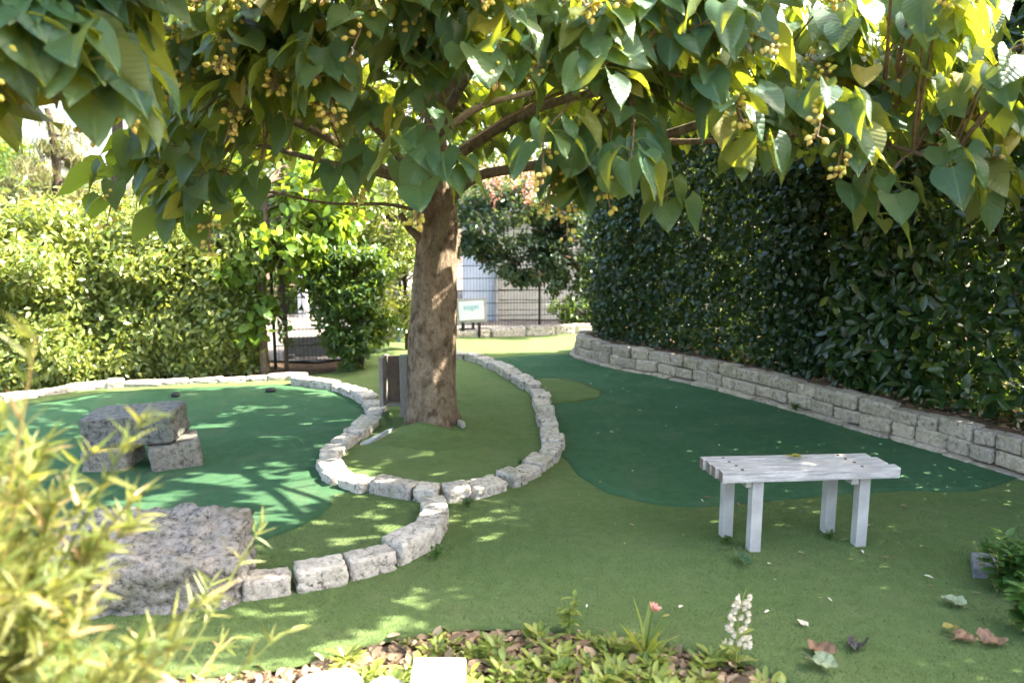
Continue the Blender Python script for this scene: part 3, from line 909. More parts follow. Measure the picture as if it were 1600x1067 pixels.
class Canopy:
    """nodes -> twigs, leaves, seed clusters of one heart-leaved tree"""
    def __init__(s, root, seed):
        s.root, s.rl = root, np.array(root.location)
        s.rnd = random.Random(seed)
        s.branches = []
    def branch(s, P, r0, r1, mat=None):
        P = np.asarray(P, float)
        t = np.linspace(0, 1, len(P))
        mb = MB()
        mb.tube(P - s.rl, 0.88 * (r0 + (r1 - r0) * t ** 0.6), 10)
        o = obj('branch', mb.mesh('branch'), mat or M['branch'], s.root)
        s.branches.append((P, o))
    def grow(s, nodes, leaves_per=(6, 9), size=(0.17, 0.30), outward=None, hero=300, clusters=30, center=None, podobj=16):
        rnd = s.rnd
        allp = np.concatenate([p[2:] for p, _ in s.branches])
        own = np.concatenate([np.full(len(p) - 2, i) for i, (p, _) in enumerate(s.branches)])
        tw = [MB() for _ in s.branches]
        st = MB()
        P, D, N, S = [], [], [], []
        tips = []
        for nd in nodes:
            d2 = ((allp - nd) ** 2).sum(1) + 0.6 * np.maximum(0, allp[:, 2] - nd[2]) ** 2
            j = int(np.argmin(d2))
            a = allp[j]
            L = np.linalg.norm(nd - a)
            mid = (a + nd) / 2 + np.array([rnd.uniform(-.1, .1), rnd.uniform(-.1, .1), 0.12 * L + rnd.uniform(-.05, .08)])
            Q = bez(a, a * 0.6 + mid * 0.4, mid * 0.7 + nd * 0.3, nd, 7)
            tw[own[j]].tube(Q - s.rl, np.linspace(0.006 + 0.006 * min(L, 2), 0.004, 7), 5)
            ax = Q[-1] - Q[-3]
            ax /= np.linalg.norm(ax) + 1e-9
            tips.append((nd, ax))
            k = rnd.randint(*leaves_per)
            a0 = rnd.uniform(0, 6.28)
            oc = nd[:2] - center[:2]
            oc = oc / (np.linalg.norm(oc) + 1e-6)
            for i in range(k):
                back = (i // 2) * 0.07 + rnd.uniform(0, 0.03)
                base = nd - ax * back
                an = a0 + (i // 2) * 1.57 + (i % 2) * 3.14 + rnd.uniform(-0.5, 0.5)
                hd = np.array([math.cos(an) + 1.0 * oc[0], math.sin(an) + 1.0 * oc[1], 0.0])
                hd /= np.linalg.norm(hd) + 1e-6
                pl = rnd.uniform(0.07, 0.15)
                pe = base + hd * pl * 0.9 + np.array([0, 0, rnd.uniform(-0.05, 0.06)])
                dn = rnd.uniform(0.3, 1.7)
                dd = hd * 1.0 + np.array([rnd.uniform(-.25, .25), rnd.uniform(-.25, .25), -dn])
                nn = hd * dn + np.array([rnd.gauss(0, .55), rnd.gauss(0, .55), 0.9])
                st.tube(np.array([base, (base + pe) / 2 + [0, 0, 0.015], pe]) - s.rl, [0.004, 0.003, 0.0025], 4)
                P.append(pe); D.append(dd); N.append(nn); S.append(rnd.uniform(*size) * (0.75 if i >= k - 2 and rnd.random() < 0.4 else 1.0))
        P, D, N, S = map(np.array, (P, D, N, S))
        for m, (_, o) in zip(tw, s.branches):
            if m.n:
                tag(obj('twigs', m.mesh('twigs'), M['twig'], o), kind='stuff')
        tag(obj('leaf_stalks', st.mesh('leaf_stalks'), M['weed'], s.root), kind='stuff')
        hi = view_rank(P + norm(D) * S[:, None] * 0.5, hero, 30, 3)
        place_leaves('leaf', heart_meshes, M['bigleaf'], s.root, P[hi], D[hi], N[hi], S[hi])
        lo = np.setdiff1d(np.arange(len(P)), hi)
        me = scatter_mesh('foliage', heart_lo, P[lo] - s.rl, D[lo], N[lo], S[lo], rng.random(len(lo)), True)
        tag(obj('foliage', me, M['bigleaf'], s.root), kind='stuff')
        # seed clusters
        tp = np.array([t[0] for t in tips])
        ci = view_rank(tp + np.array([0, 0, -0.1]), clusters * 2, 40, 1)
        ci = np.array(sorted(rnd.sample(list(ci), min(clusters, len(ci))), key=lambda i: np.linalg.norm(tp[i] - CAM)))
        for q, i in enumerate(ci):
            nd, ax = tips[i]
            c0 = nd - ax * 0.03
            dirn = ax * 0.55 + np.array([rnd.uniform(-.25, .25), rnd.uniform(-.45, -.1), rnd.uniform(-0.9, -0.2)])
            dirn /= np.linalg.norm(dirn)
            L = rnd.uniform(0.14, 0.36)
            stem = bez(c0, c0 + dirn * L * 0.4 + [0, 0, 0.03], c0 + dirn * L * 0.8, c0 + dirn * L, 6)
            mb = MB()
            mb.tube(stem - s.rl, np.linspace(0.006, 0.003, 6), 5)
            items = []
            for k in range(rnd.randint(10, 24)):
                t = rnd.uniform(0.15, 1.0)
                b0 = c0 + dirn * L * t
                an = rnd.uniform(0, 6.28)
                o1 = np.cross(dirn, [0.3, 0.9, 0.2]); o1 /= np.linalg.norm(o1)
                o2 = np.cross(dirn, o1)
                sd_ = o1 * math.cos(an) + o2 * math.sin(an)
                rr = rnd.uniform(0.02, 0.055) * (1.15 - 0.5 * t)
                pe = b0 + sd_ * rr + dirn * 0.012
                mb.tube(np.array([b0, (b0 + pe) / 2, pe]) - s.rl, [0.0025] * 3, 3)
                items.append((pe, sd_ * 0.8 + dirn * 0.7, rnd.uniform(0.019, 0.030)))
            if q < podobj:
                o = obj('seed_cluster', mb.mesh('seed_cluster'), M['twig'], s.root)
                for pe, dd, sc in items:
                    X_, D_, N_ = basis(np.array([dd]), np.array([[0.1, 0.2, 1.0]]))
                    m = Matrix([[X_[0][r], D_[0][r], N_[0][r], 0] for r in range(3)] + [[0, 0, 0, 1]])
                    po = bpy.data.objects.new('pod', pod_mesh)
                    C.objects.link(po)
                    po.parent = o
                    po.matrix_basis = Matrix.Translation(Vector(pe - s.rl)) @ m @ Matrix.Diagonal((sc, sc, sc, 1))
            else:
                me = mb.mesh('seed_cluster')
                o = obj('seed_cluster', me, M['twig'], s.root)
                PP = np.array([i_[0] for i_ in items]); DD = np.array([i_[1] for i_ in items]); SS = np.array([i_[2] for i_ in items])
                pm = scatter_mesh('pods', [(pod_v, pod_f, None)], PP - s.rl, DD, np.tile([0.1, 0.2, 1.0], (len(PP), 1)), SS, rng.random(len(PP)))
                tag(obj('pods', pm, M['pod'], o), kind='stuff')

tz = h(*TRUNK)
tree = empty('foxglove_tree', (TRUNK[0], TRUNK[1], 0), 'broad heart-leaved tree with thick trunk and seed clusters inside the stone loop', 'tree')
tp = np.array([(-0.71, 6.80, -0.06), (-0.71, 6.80, 0.10), (-0.705, 6.82, 0.45), (-0.69, 6.87, 0.9), (-0.675, 6.92, 1.3), (-0.655, 6.96, 1.7), (-0.65, 6.96, 1.95), (-0.65, 6.93, 2.2), (-0.66, 6.9, 2.5), (-0.60, 6.85, 2.9)])
tr = np.array([0.235, 0.222, 0.210, 0.200, 0.188, 0.176, 0.172, 0.145, 0.11, 0.08])
obj('trunk', trunk_mesh('trunk', None, tp - np.array(tree.location), tr, 64, 3.0, 0.036, 0.025, 0.26), M['bark'], tree)
cn = Canopy(tree, 11)
cn.branch(np.concatenate([bez((-0.675, 6.81, 1.02), (-0.64, 6.83, 1.75), (-0.58, 6.74, 2.12), (-0.20, 6.5, 2.20), 14), bez((-0.20, 6.5, 2.20), (0.2, 6.2, 2.26), (0.7, 5.6, 2.25), (1.5, 4.9, 2.55), 9)[1:]]), 0.094, 0.03)
cn.branch(np.array([(-0.72, 6.92, 1.58), (-0.80, 6.87, 1.68), (-0.88, 6.84, 1.76), (-0.93, 6.82, 1.86), (-0.94, 6.81, 1.88)]), 0.055, 0.022)
cn.branch(wobble((-0.70, 6.86, 1.98), (-2.45, 5.4, 2.65), 0.30), 0.06, 0.02)
cn.branch(wobble((-0.74, 6.92, 2.05), (-2.9, 6.9, 2.45), 0.22), 0.05, 0.016)
cn.branch(wobble((-0.76, 6.88, 1.90), (-1.9, 6.1, 2.05), 0.0, amp=0.03), 0.022, 0.010)
cn.branch(wobble((-0.72, 6.83, 1.80), (-1.25, 4.7, 2.75), 0.45, amp=0.04), 0.045, 0.016)
cn.branch(wobble((-0.62, 6.85, 2.5), (-0.15, 4.5, 3.0), 0.35), 0.06, 0.02)
cn.branch(wobble((-0.60, 6.85, 2.6), (0.6, 4.4, 2.6), 0.6), 0.055, 0.018)
cn.branch(wobble((-0.55, 6.9, 2.3), (2.3, 5.9, 2.8), 0.4), 0.06, 0.02)
cn.branch(wobble((0.45, 5.95, 2.25), (2.3, 4.3, 2.15), 0.28), 0.035, 0.014)
cn.branch(wobble((-0.60, 6.85, 2.8), (1.2, 6.3, 4.1), 0.4), 0.05, 0.018)
cn.branch(wobble((-0.60, 6.88, 2.85), (-0.5, 6.0, 4.3), 0.4), 0.06, 0.018)
cn.branch(wobble((-0.62, 6.9, 2.8), (-2.0, 6.6, 3.9), 0.4), 0.05, 0.018)
cn.branch(wobble((-0.62, 6.95, 2.5), (0.9, 8.3, 3.0), 0.4), 0.05, 0.018)
cn.branch(wobble((-0.64, 6.97, 2.6), (-0.8, 8.7, 3.0), 0.4), 0.05, 0.018)
cn.branch(wobble((-0.66, 6.97, 2.4), (-2.4, 8.2, 2.9), 0.4), 0.05, 0.018)

CC = np.array([-0.35, 6.3])
RAD = [(-180, 2.35), (-155, 2.4), (-135, 2.6), (-115, 2.5), (-90, 2.45), (-65, 2.75), (-45, 3.45), (-25, 3.7), (0, 3.5), (45, 2.7), (90, 2.4), (135, 2.5), (180, 2.35)]
LOW = [(-180, 2.15), (-150, 1.88), (-135, 1.80), (-118, 1.88), (-102, 2.02), (-82, 2.08), (-65, 1.98), (-45, 1.86), (-25, 1.95), (0, 2.25), (90, 2.5), (180, 2.15)]
def canopy_nodes(n, rnd):
    out = []
    while len(out) < n:
        az = rnd.uniform(-180, 180)
        if az > 20 and az < 160 and rnd.random() < 0.35:
            continue
        Rm = np.interp(az, *zip(*RAD)) * (1 + 0.10 * noise.noise(Vector((math.cos(R(az)) * 2.5, math.sin(R(az)) * 2.5, 7))))
        zlow = np.interp(az, *zip(*LOW))
        q = rnd.random()
        if q < 0.43:                       # rim wall
            f = rnd.uniform(0.78, 1.0)
            z = zlow + (3.45 - 0.3 * f - zlow) * rnd.random() ** 0.85
        elif q < 0.84:                     # upper shell
            f = math.sqrt(rnd.uniform(0.0, 0.85))
            z = 4.5 - 1.6 * f * f - rnd.uniform(0, 0.7)
        else:                              # inside
            f = math.sqrt(rnd.uniform(0.12, 0.7))
            z = rnd.uniform(2.75, 3.3) - 0.2 * f
        x, y = CC[0] + f * Rm * math.cos(R(az)), CC[1] + f * Rm * math.sin(R(az))
        out.append((x, y, z + 0.1 * noise.noise(Vector((x * 1.5, y * 1.5, 0)))))
    return np.array(out)
extra = []
for i in range(15):
    extra.append((cn.rnd.uniform(1.0, 2.9), cn.rnd.uniform(3.45, 4.15), cn.rnd.uniform(2.35, 3.35)))
for i in range(170):  # added crown clumps, mostly above the view, to shade the left green
    extra.append((cn.rnd.uniform(-0.6, 1.3), cn.rnd.uniform(4.4, 7.0), cn.rnd.uniform(3.3, 4.1)))
cn.grow(np.concatenate([canopy_nodes(860, cn.rnd), np.array(extra)]), (6, 9), (0.105, 0.225), hero=300, clusters=64, center=np.array([CC[0], CC[1]]), podobj=16)

tree2 = empty('foxglove_tree', (-4.9, 3.5, 0), 'shaded heart-leaved tree whose limb hangs into the top left corner', 'tree')
t2 = np.array([(-4.9, 3.5, -0.1), (-4.88, 3.5, 0.5), (-4.85, 3.48, 1.3), (-4.8, 3.45, 2.1), (-4.7, 3.4, 3.0)])
obj('trunk', trunk_mesh('trunk', None, t2 - np.array(tree2.location), np.array([0.17, 0.15, 0.14, 0.12, 0.09]), 30, 8.0, 0.028, 0.06, 0.2), M['bark'], tree2)
c2 = Canopy(tree2, 12)
c2.branch(wobble((-4.82, 3.45, 2.0), (-1.75, 3.0, 2.62), 0.35), 0.06, 0.018)
c2.branch(wobble((-4.80, 3.45, 2.3), (-2.1, 3.5, 3.0), 0.4), 0.06, 0.018)
c2.branch(wobble((-4.75, 3.42, 2.6), (-3.2, 4.3, 3.6), 0.4), 0.06, 0.018)
n2 = []
while len(n2) < 70:
    x, y = c2.rnd.uniform(-3.6, -1.5), c2.rnd.uniform(2.75, 4.2)
    if y > 3.5 and x > -2.2: continue
    n2.append((x, y, c2.rnd.uniform(2.28, 3.3) + 0.12 * (y - 3)))
for i in range(34):
    n2.append((c2.rnd.uniform(-2.35, -1.42), c2.rnd.uniform(2.8, 3.35), c2.rnd.uniform(2.30, 2.98)))
c2.branch(wobble((-4.72, 3.42, 2.8), (-0.9, 3.3, 3.9), 0.6), 0.06, 0.018)  # limb added out of view to carry the shading crown
for i in range(210):  # crown added above the view to keep the hanging leaves in shade
    n2.append((c2.rnd.uniform(-2.7, 0.0), c2.rnd.uniform(2.6, 3.7), c2.rnd.uniform(3.1, 4.3)))
c2.grow(np.array(n2), (6, 9), (0.17, 0.27), hero=110, clusters=6, center=np.array([-4.4, 3.4]), podobj=3)

# ------------------------------------------------------------------ hedges and shrubs
def hedge(name, label, cat, path, z0, z1, thick, temps, mat, count, size, hero=0, hero_temps=None, stems=14, bulge=0.16, seed=1, deep=0.16, group=None, front=0.66, topround=0.25, hf=None, z1_end=None, shoots=0.0):
    r = np.random.default_rng(seed)
    pth = smooth_path(path, 0.05)
    mid = pth[len(pth) // 2]
    root = empty(name, (mid[0], mid[1], z0), label, cat, group)
    rl = np.array(root.location)
    d = norm(np.gradient(pth, axis=0))
    nrm = np.stack([d[:, 1], -d[:, 0]], 1)
    k = r.integers(0, len(pth), count)
    u = r.random(count)
    zt = r.random(count)
    P = np.zeros((count, 3)); N = np.zeros((count, 3))
    inw = np.minimum(r.exponential(deep, count), thick * 0.5)
    fill = r.random(count) < 0.22
    inw = np.where(fill, r.random(count) * thick * 0.9, inw)
    zt1 = z1 + (0 if z1_end is None else 1) * ((z1_end or z1) - z1) * np.clip((k / len(pth) - 0.38) / 0.22, 0, 1)
    face = np.where(u < front, 0, np.where(u < front + 0.20, 1, 2))
    for f in (0, 1, 2):
        m = face == f
        kk = k[m]
        n2_, p2_ = nrm[kk], pth[kk]
        if f == 0:
            z = z0 + (zt1[m] - z0) * zt[m]
            off = -inw[m] - topround * np.maximum(0, zt[m] - 0.8) / 0.2 * 0.6 - 0.10 * np.maximum(0, 0.12 - zt[m]) / 0.12
            nn = np.concatenate([n2_, np.full((m.sum(), 1), 0.35)], 1)
        elif f == 1:
            off = -thick * zt[m]
            z = zt1[m] - inw[m] * 0.7
            nn = np.tile([0, 0, 1.0], (m.sum(), 1))
        else:
            z = z0 + (zt1[m] - z0) * zt[m]
            off = -thick + inw[m]
            nn = np.concatenate([-n2_, np.full((m.sum(), 1), 0.35)], 1)
        P[m, :2] = p2_ + n2_ * off[:, None]
        P[m, 2] = z
        N[m] = nn
    b = np.array([noise.noise(Vector(p * 1.1)) + 0.6 * noise.noise(Vector(p * 2.7 + 5)) for p in P])
    P[:, :2] += N[:, :2] * (bulge * b)[:, None]
    P[:, 2] += np.where(face == 1, bulge * b * 1.3, 0)
    if shoots:
        sm = r.random(count) < 0.16
        P[sm] += norm(N[sm] + np.array([0, 0, 0.6])) * r.uniform(0.05, shoots, sm.sum())[:, None]
    P += r.normal(0, 0.03, P.shape)
    P[:, 2] = np.maximum(P[:, 2], z0 + 0.02)
    N = norm(N) + r.normal(0, 0.55, N.shape)
    D = r.normal(0, 1, N.shape) + np.array([0, 0, -0.5])
    S = r.uniform(*size, count)
    hi = view_rank(P, hero, 22, 2) if hero else np.array([], int)
    if hero:
        place_leaves('leaf', template_meshes('leaf', hero_temps), mat, root, P[hi], D[hi], N[hi], S[hi])
    lo = np.setdiff1d(np.arange(count), hi)
    tag(obj('foliage', scatter_mesh('foliage', temps, P[lo] - rl, D[lo], N[lo], S[lo], r.random(len(lo))), mat, root), kind='stuff')
    rr = random.Random(seed)
    for i in range(stems):
        q = int((i + rr.uniform(0.2, 0.8)) / stems * (len(pth) - 1))
        c = pth[q] - nrm[q] * thick * rr.uniform(0.35, 0.6)
        mb = MB()
        top = z0 + (z1 - z0) * rr.uniform(0.7, 0.92)
        main = wobble((c[0], c[1], z0 - 0.1), (c[0] + rr.uniform(-.2, .2), c[1] + rr.uniform(-.2, .2), top), 0.0, 8, 0.06)
        mb.tube(main - rl, np.linspace(0.03, 0.01, 8), 6)
        for w in range(9):
            a = main[rr.randrange(1, 7)]
            e = a + np.array([rr.uniform(-.45, .45), rr.uniform(-.45, .45), rr.uniform(0.1, 0.5)])
            mb.tube(wobble(a, e, 0.02, 5, 0.02) - rl, np.linspace(0.010, 0.004, 5), 4)
        obj('stem', mb.mesh('stem'), M['dark_stem'], root)
    return root

def offset(path, d):
    p = np.asarray(path, float)
    t = norm(np.gradient(p, axis=0))
    return [tuple(q) for q in p - np.stack([t[:, 1], -t[:, 0]], 1) * d]
far_line = offset([(0.86, 10.75), (0.95, 10.2), (1.26, 9.61), (1.85, 9.04), (2.39, 8.31), (2.74, 7.6)], 0.13)
mid_line = offset([(2.50, 8.1), (2.85, 7.45), (3.18, 6.6)], 0.27)
near_line = offset([(2.84, 7.4), (3.05, 6.95), (3.39, 6.26), (3.61, 5.76), (3.80, 5.35), (4.02, 4.6), (4.2, 3.6), (4.3, 2.3)], 0.13)
hedge('ivy_hedge', 'tall dark glossy hedge above the far half of the stone wall', 'hedge', far_line, 0.27, 3.7, 1.0, round_t, M['ivy'], 54000, (0.042, 0.078), 0, None, 14, 0.15, 21, 0.13)
hedge('thicket_shrub', 'thin gappy shrub with yellowing leaves between the two dark hedges', 'shrub', mid_line, 0.27, 3.5, 0.7, oval_t, M['thicket'], 24000, (0.06, 0.10), 150, oval_t, 6, 0.22, 22, 0.26)
hedge('laurel_hedge', 'tall laurel hedge with large glossy oval leaves at the right', 'hedge', near_line, 0.27, 3.85, 1.0, oval_t, M['laurel'], 44000, (0.09, 0.145), 300, oval_t, 16, 0.15, 23, 0.15, z1_end=4.1)  # near end is unseen, its height added to shade the front lawn

left_line = [(-7.4, 7.6), (-6.6, 7.8), (-5.7, 8.15), (-4.6, 8.85), (-3.7, 9.0), (-2.95, 9.3)]
hedge('privet_hedge', 'sunlit pale green hedge behind the left putting green', 'hedge', left_line, 0.0, 1.78, 1.1, oval_lo + oval_t[:1], M['privet'], 62000, (0.055, 0.10), 0, None, 14, 0.5, 24, 0.15, topround=0.9, shoots=0.32)

def leafy(name, label, cat, base, trunk_pts, trunk_r, crown, leaf_temps, leaf_size, n_clumps, per_clump, clump_r, mat, seed, bark='dark_stem', group=None, hang=0.2, flowers=0):
    """crown: list of (centre, radii) ellipsoids; clumps of leaves on limbs inside them"""
    r = np.random.default_rng(seed)
    rr = random.Random(seed)
    root = empty(name, base, label, cat, group)
    rl = np.array(root.location)
    tp_ = np.array(trunk_pts, float)
    if trunk_r > 0.05:
        obj('trunk', trunk_mesh('trunk', None, tp_ - rl, np.linspace(trunk_r, trunk_r * 0.5, len(tp_)), 14, seed, 0.04, 0.12, 0.15), M[bark], root)
    else:
        mb = MB(); mb.tube(tp_ - rl, np.linspace(trunk_r, trunk_r * 0.5, len(tp_)), 7)
        obj('trunk', mb.mesh('trunk'), M[bark], root)
    tp_r = resample(tp_, 0.15)
    CL = []
    vol = np.array([np.prod(c[1]) for c in crown]); vol = vol / vol.sum()
    for i in range(n_clumps):
        c, rad = crown[r.choice(len(crown), p=vol)]
        v = norm(r.normal(0, 1, 3)) * r.uniform(0.35, 1.0) ** 0.6
        CL.append(np.array(c) + v * np.array(rad))
    CL = np.array(CL)
    limbs = MB()
    for c in CL[:: max(1, n_clumps // 40)]:
        up = tp_r[int(len(tp_r) * 0.35):]
        a = up[np.argmin(((up - c) ** 2).sum(1) + np.maximum(0, up[:, 2] - c[2]) * 2)]
        limbs.tube(wobble(a, c, 0.1, 7, 0.04, rnd=rr) - rl, np.linspace(max(0.008, trunk_r * 0.3), 0.004, 7), 5)
    tag(obj('limbs', limbs.mesh('limbs'), M[bark], root), kind='stuff')
    n = n_clumps * per_clump
    k = np.repeat(np.arange(n_clumps), per_clump)
    cr = clump_r * r.uniform(0.6, 1.3, n_clumps)
    off = norm(r.normal(0, 1, (n, 3))) * (r.random(n) ** 0.5)[:, None] * cr[k][:, None] * np.array([1, 1, 0.7])
    P = CL[k] + off
    N = norm(off + np.array([0, 0, 0.5 * clump_r])) + r.normal(0, 0.5, (n, 3))
    D = r.normal(0, 1, (n, 3)) + np.array([0, 0, -hang * 3])
    P[:, 2] = np.maximum(P[:, 2], 0.03)
    cv = r.random(n_clumps)
    tag(obj('crown', scatter_mesh('crown', leaf_temps, P - rl, D, N, r.uniform(*leaf_size, n), np.clip(cv[k] * 0.6 + r.random(n) * 0.4, 0, 0.999)), mat, root), kind='stuff')
    if flowers:
        order = np.argsort(-CL[:, 2] + CL[:, 1] * 0.5)[:flowers]
        for i in order:
            m = 60
            q = CL[i] + np.array([0, -0.12, 0.12]) + r.normal(0, 1, (m, 3)) * np.array([0.045, 0.045, 0.11])
            fm = scatter_mesh('flower_head', round_t, q - rl, r.normal(0, 1, (m, 3)), r.normal(0, 1, (m, 3)), r.uniform(0.025, 0.045, m), r.random(m))
            tag(obj('flower_head', fm, M['petal_pink'], root), kind='stuff')
    return root

leafy('young_tree', 'slim young tree with bright leaves beside the mesh gate', 'tree', (-2.95, 9.35, -0.02), [(-2.95, 9.35, -0.1), (-2.97, 9.36, 0.7), (-2.92, 9.4, 1.4), (-2.85, 9.4, 2.2)], 0.055,
      [((-2.75, 9.5, 1.7), (0.75, 0.5, 0.55)), ((-2.2, 9.8, 2.1), (0.7, 0.5, 0.55)), ((-3.05, 9.25, 0.95), (0.28, 0.25, 0.5))], round_t, (0.08, 0.14), 84, 28, 0.24, M['bright'], 31, 'branch')
leafy('far_shrub', 'rounded sunlit shrub on the far side of the pavement beyond the gate', 'shrub', (-4.3, 15.2, -0.02), [(-4.3, 15.2, -0.1), (-4.3, 15.2, 0.5), (-4.3, 15.2, 1.0)], 0.04,
      [((-4.3, 15.2, 0.75), (1.6, 0.6, 0.72)), ((-2.9, 15.4, 0.65), (1.0, 0.5, 0.6))], oval_lo, (0.08, 0.13), 90, 60, 0.28, M['fartree'], 39)
leafy('thin_sapling', 'thin dark sapling standing just left of the mesh gate', 'sapling', (-2.72, 9.42, -0.02), [(-2.72, 9.42, -0.1), (-2.70, 9.42, 0.6), (-2.74, 9.43, 1.2), (-2.7, 9.45, 1.6)], 0.028,
      [((-2.72, 9.45, 0.55), (0.12, 0.12, 0.4)), ((-2.7, 9.45, 1.45), (0.35, 0.3, 0.25))], oval_t, (0.06, 0.09), 26, 14, 0.12, M['darkshrub'], 32)
leafy('dark_shrub', 'dense dark green shrub between the mesh gate and the trunk', 'shrub', (-1.85, 9.65, -0.02), [(-1.85, 9.65, -0.1), (-1.85, 9.65, 0.5), (-1.9, 9.65, 1.2)], 0.04,
      [((-1.90, 9.62, 0.62), (0.50, 0.30, 0.60)), ((-2.05, 9.7, 1.22), (0.66, 0.4, 0.38))], oval_t, (0.06, 0.10), 130, 64, 0.17, M['darkshrub'], 33)
leafy('pale_shrub', 'tall pale leaved shrub behind the left side of the trunk', 'shrub', (-1.45, 10.9, -0.02), [(-1.45, 10.9, -0.1), (-1.45, 10.9, 0.7), (-1.5, 10.9, 1.7)], 0.04,
      [((-1.55, 10.8, 0.95), (0.5, 0.4, 0.9)), ((-1.75, 10.9, 1.8), (0.8, 0.4, 0.7)), ((-2.4, 10.9, 1.9), (0.7, 0.4, 0.6))], oval_t, (0.05, 0.09), 170, 60, 0.19, M['privet'], 34)
leafy('crape_myrtle', 'dark leaved crape myrtle with pink flower heads by the mesh fence', 'tree', (1.42, 12.95, -0.02), [(1.42, 12.95, -0.1), (1.38, 12.9, 0.5), (1.05, 12.6, 1.0), (0.6, 12.45, 1.6), (0.3, 12.4, 2.0)], 0.06,
      [((0.0, 12.4, 1.68), (1.1, 0.42, 0.66)), ((0.95, 12.5, 1.35), (0.75, 0.4, 0.9)), ((-0.10, 12.4, 0.92), (0.26, 0.25, 0.28)), ((0.45, 12.45, 1.1), (0.5, 0.35, 0.40))], oval_t, (0.06, 0.105), 240, 60, 0.18, M['myrtle'], 35, flowers=9)
leafy('low_shrub', 'low dark shrub with pale flecks at the right end of the mesh fence', 'shrub', (1.2, 12.95, -0.02), [(1.2, 12.95, -0.1), (1.2, 12.95, 0.3), (1.2, 12.95, 0.5)], 0.02,
      [((1.15, 12.95, 0.3), (0.55, 0.2, 0.28))], oval_t, (0.05, 0.08), 30, 40, 0.13, M['darkshrub'], 36)
leafy('feathery_tree', 'feathery olive coloured tree against the sky at far left', 'tree', (-9.6, 17, 0), [(-9.6, 17, -0.1), (-9.6, 17, 1.5), (-9.5, 17, 3.0), (-9.6, 17, 4.0)], 0.12,
      [((-9.5, 17, 2.5), (0.8, 0.8, 1.5)), ((-8.6, 17, 1.7), (1.3, 0.8, 0.9)), ((-11, 17, 1.8), (1.2, 0.8, 1.0))], lance_t, (0.16, 0.26), 110, 90, 0.34, M['feather'], 37, hang=0.6)
leafy('ragged_tree', 'ragged thin tree showing sky through its crown above the left canopy', 'tree', (-7.6, 15.5, 0), [(-7.6, 15.5, -0.1), (-7.6, 15.5, 2), (-7.4, 15.5, 4.0), (-7.0, 15.5, 6.2)], 0.14,
      [((-6.6, 15.5, 5.6), (1.6, 1.0, 1.6)), ((-7.6, 15.5, 4.6), (0.8, 0.8, 0.8)), ((-5.2, 15.5, 4.6), (1.2, 0.9, 1.4))], oval_lo, (0.10, 0.16), 120, 45, 0.32, M['fartree'], 38)
for i, (x, y, hh, w, lab) in enumerate(((-4.6, 16, 5.2, 1.7, 'leafy background tree seen between gate and left canopy'), (-1.8, 18, 6.8, 2.2, 'tall background tree directly behind the fork of the big tree'), (2.6, 18.5, 7.2, 2.4, 'tall background tree above the crape myrtle'), (5.6, 17, 6.5, 2.2, 'background tree behind the far dark hedge'), (9.0, 14.5, 6.2, 2.4, 'background tree rising behind the laurel hedge'), (-13.5, 19, 5.5, 2.2, 'rounded background tree at the far left edge'))):
    leafy('background_tree', lab, 'tree', (x, y, 0), [(x, y, -0.1), (x, y, hh * 0.3), (x + 0.1, y, hh * 0.7)], 0.14,
          [((x, y, hh * 0.62), (w, w * 0.8, hh * 0.36)), ((x + w * 0.5, y, hh * 0.35), (w * 0.7, w * 0.6, hh * 0.22)), ((x - w * 0.5, y, hh * 0.33), (w * 0.7, w * 0.6, hh * 0.22))], oval_lo, (0.13, 0.22), 120, 70, 0.5, M['fartree'] if i % 2 else M['bright'], 50 + i, group='background trees beyond the fence')

# ------------------------------------------------------------------ fence, gate, buildings, sign
def mesh_fence(name, label, cat, a, b, hgt, gap=0.05, bottom=0.05, group=None):
    a, b = np.array(a), np.array(b)
    L = np.linalg.norm(b - a)
    root = empty(name, (a[0], a[1], 0), label, cat, group, math.atan2(b[1] - a[1], b[0] - a[0]))
    n = max(1, int(round(L / 2.0)))
    for i in range(n + 1):
        part_box(root, 'post', (L * i / n, 0.035, hgt / 2), (0.035, 0.035, hgt + 0.1), M['wire'])
    z = bottom
    bar = bevel_box('wire', (L, 0.006, 0.012), 0.001, 1)
    while z < hgt:
        obj('wire', bar, M['wire'], root, (L / 2, 0, z))
        z += 0.2
    mb = MB()
    for x in np.arange(0, L, gap):
        mb.box((x, 0.006, hgt / 2 + bottom / 2), (0.0045, 0.0045, hgt - bottom))
    tag(obj('upright_wires', mb.mesh('upright_wires', False), M['wire'], root), kind='stuff')
    return root
mesh_fence('mesh_fence', 'dark welded mesh fence behind the framed sign', 'fence', (-1.7, 12.5), (2.6, 13.1), 1.45)
mesh_fence('mesh_gate', 'dark welded mesh gate between sapling and dark shrub', 'gate', (-2.95, 9.75), (-1.95, 9.95), 1.25)
mesh_fence('mesh_fence', 'dark mesh fence hidden behind the dark shrub next to the gate', 'fence', (-1.9, 9.97), (-1.72, 12.45), 1.25)

o = empty('low_barrier', (-2.5, 10.6, -0.02), 'dark blue low barrier on the pavement beyond the mesh gate', 'barrier')
part_box(o, 'panel', (0, 0, 0.13), (1.1, 0.04, 0.26), M['slate'], 0.2)
part_box(o, 'foot', (-0.45, -0.08, 0.02), (0.08, 0.30, 0.04), M['slate'], 0.2)
part_box(o, 'foot', (0.45, 0.10, 0.02), (0.08, 0.30, 0.04), M['slate'], 0.2)

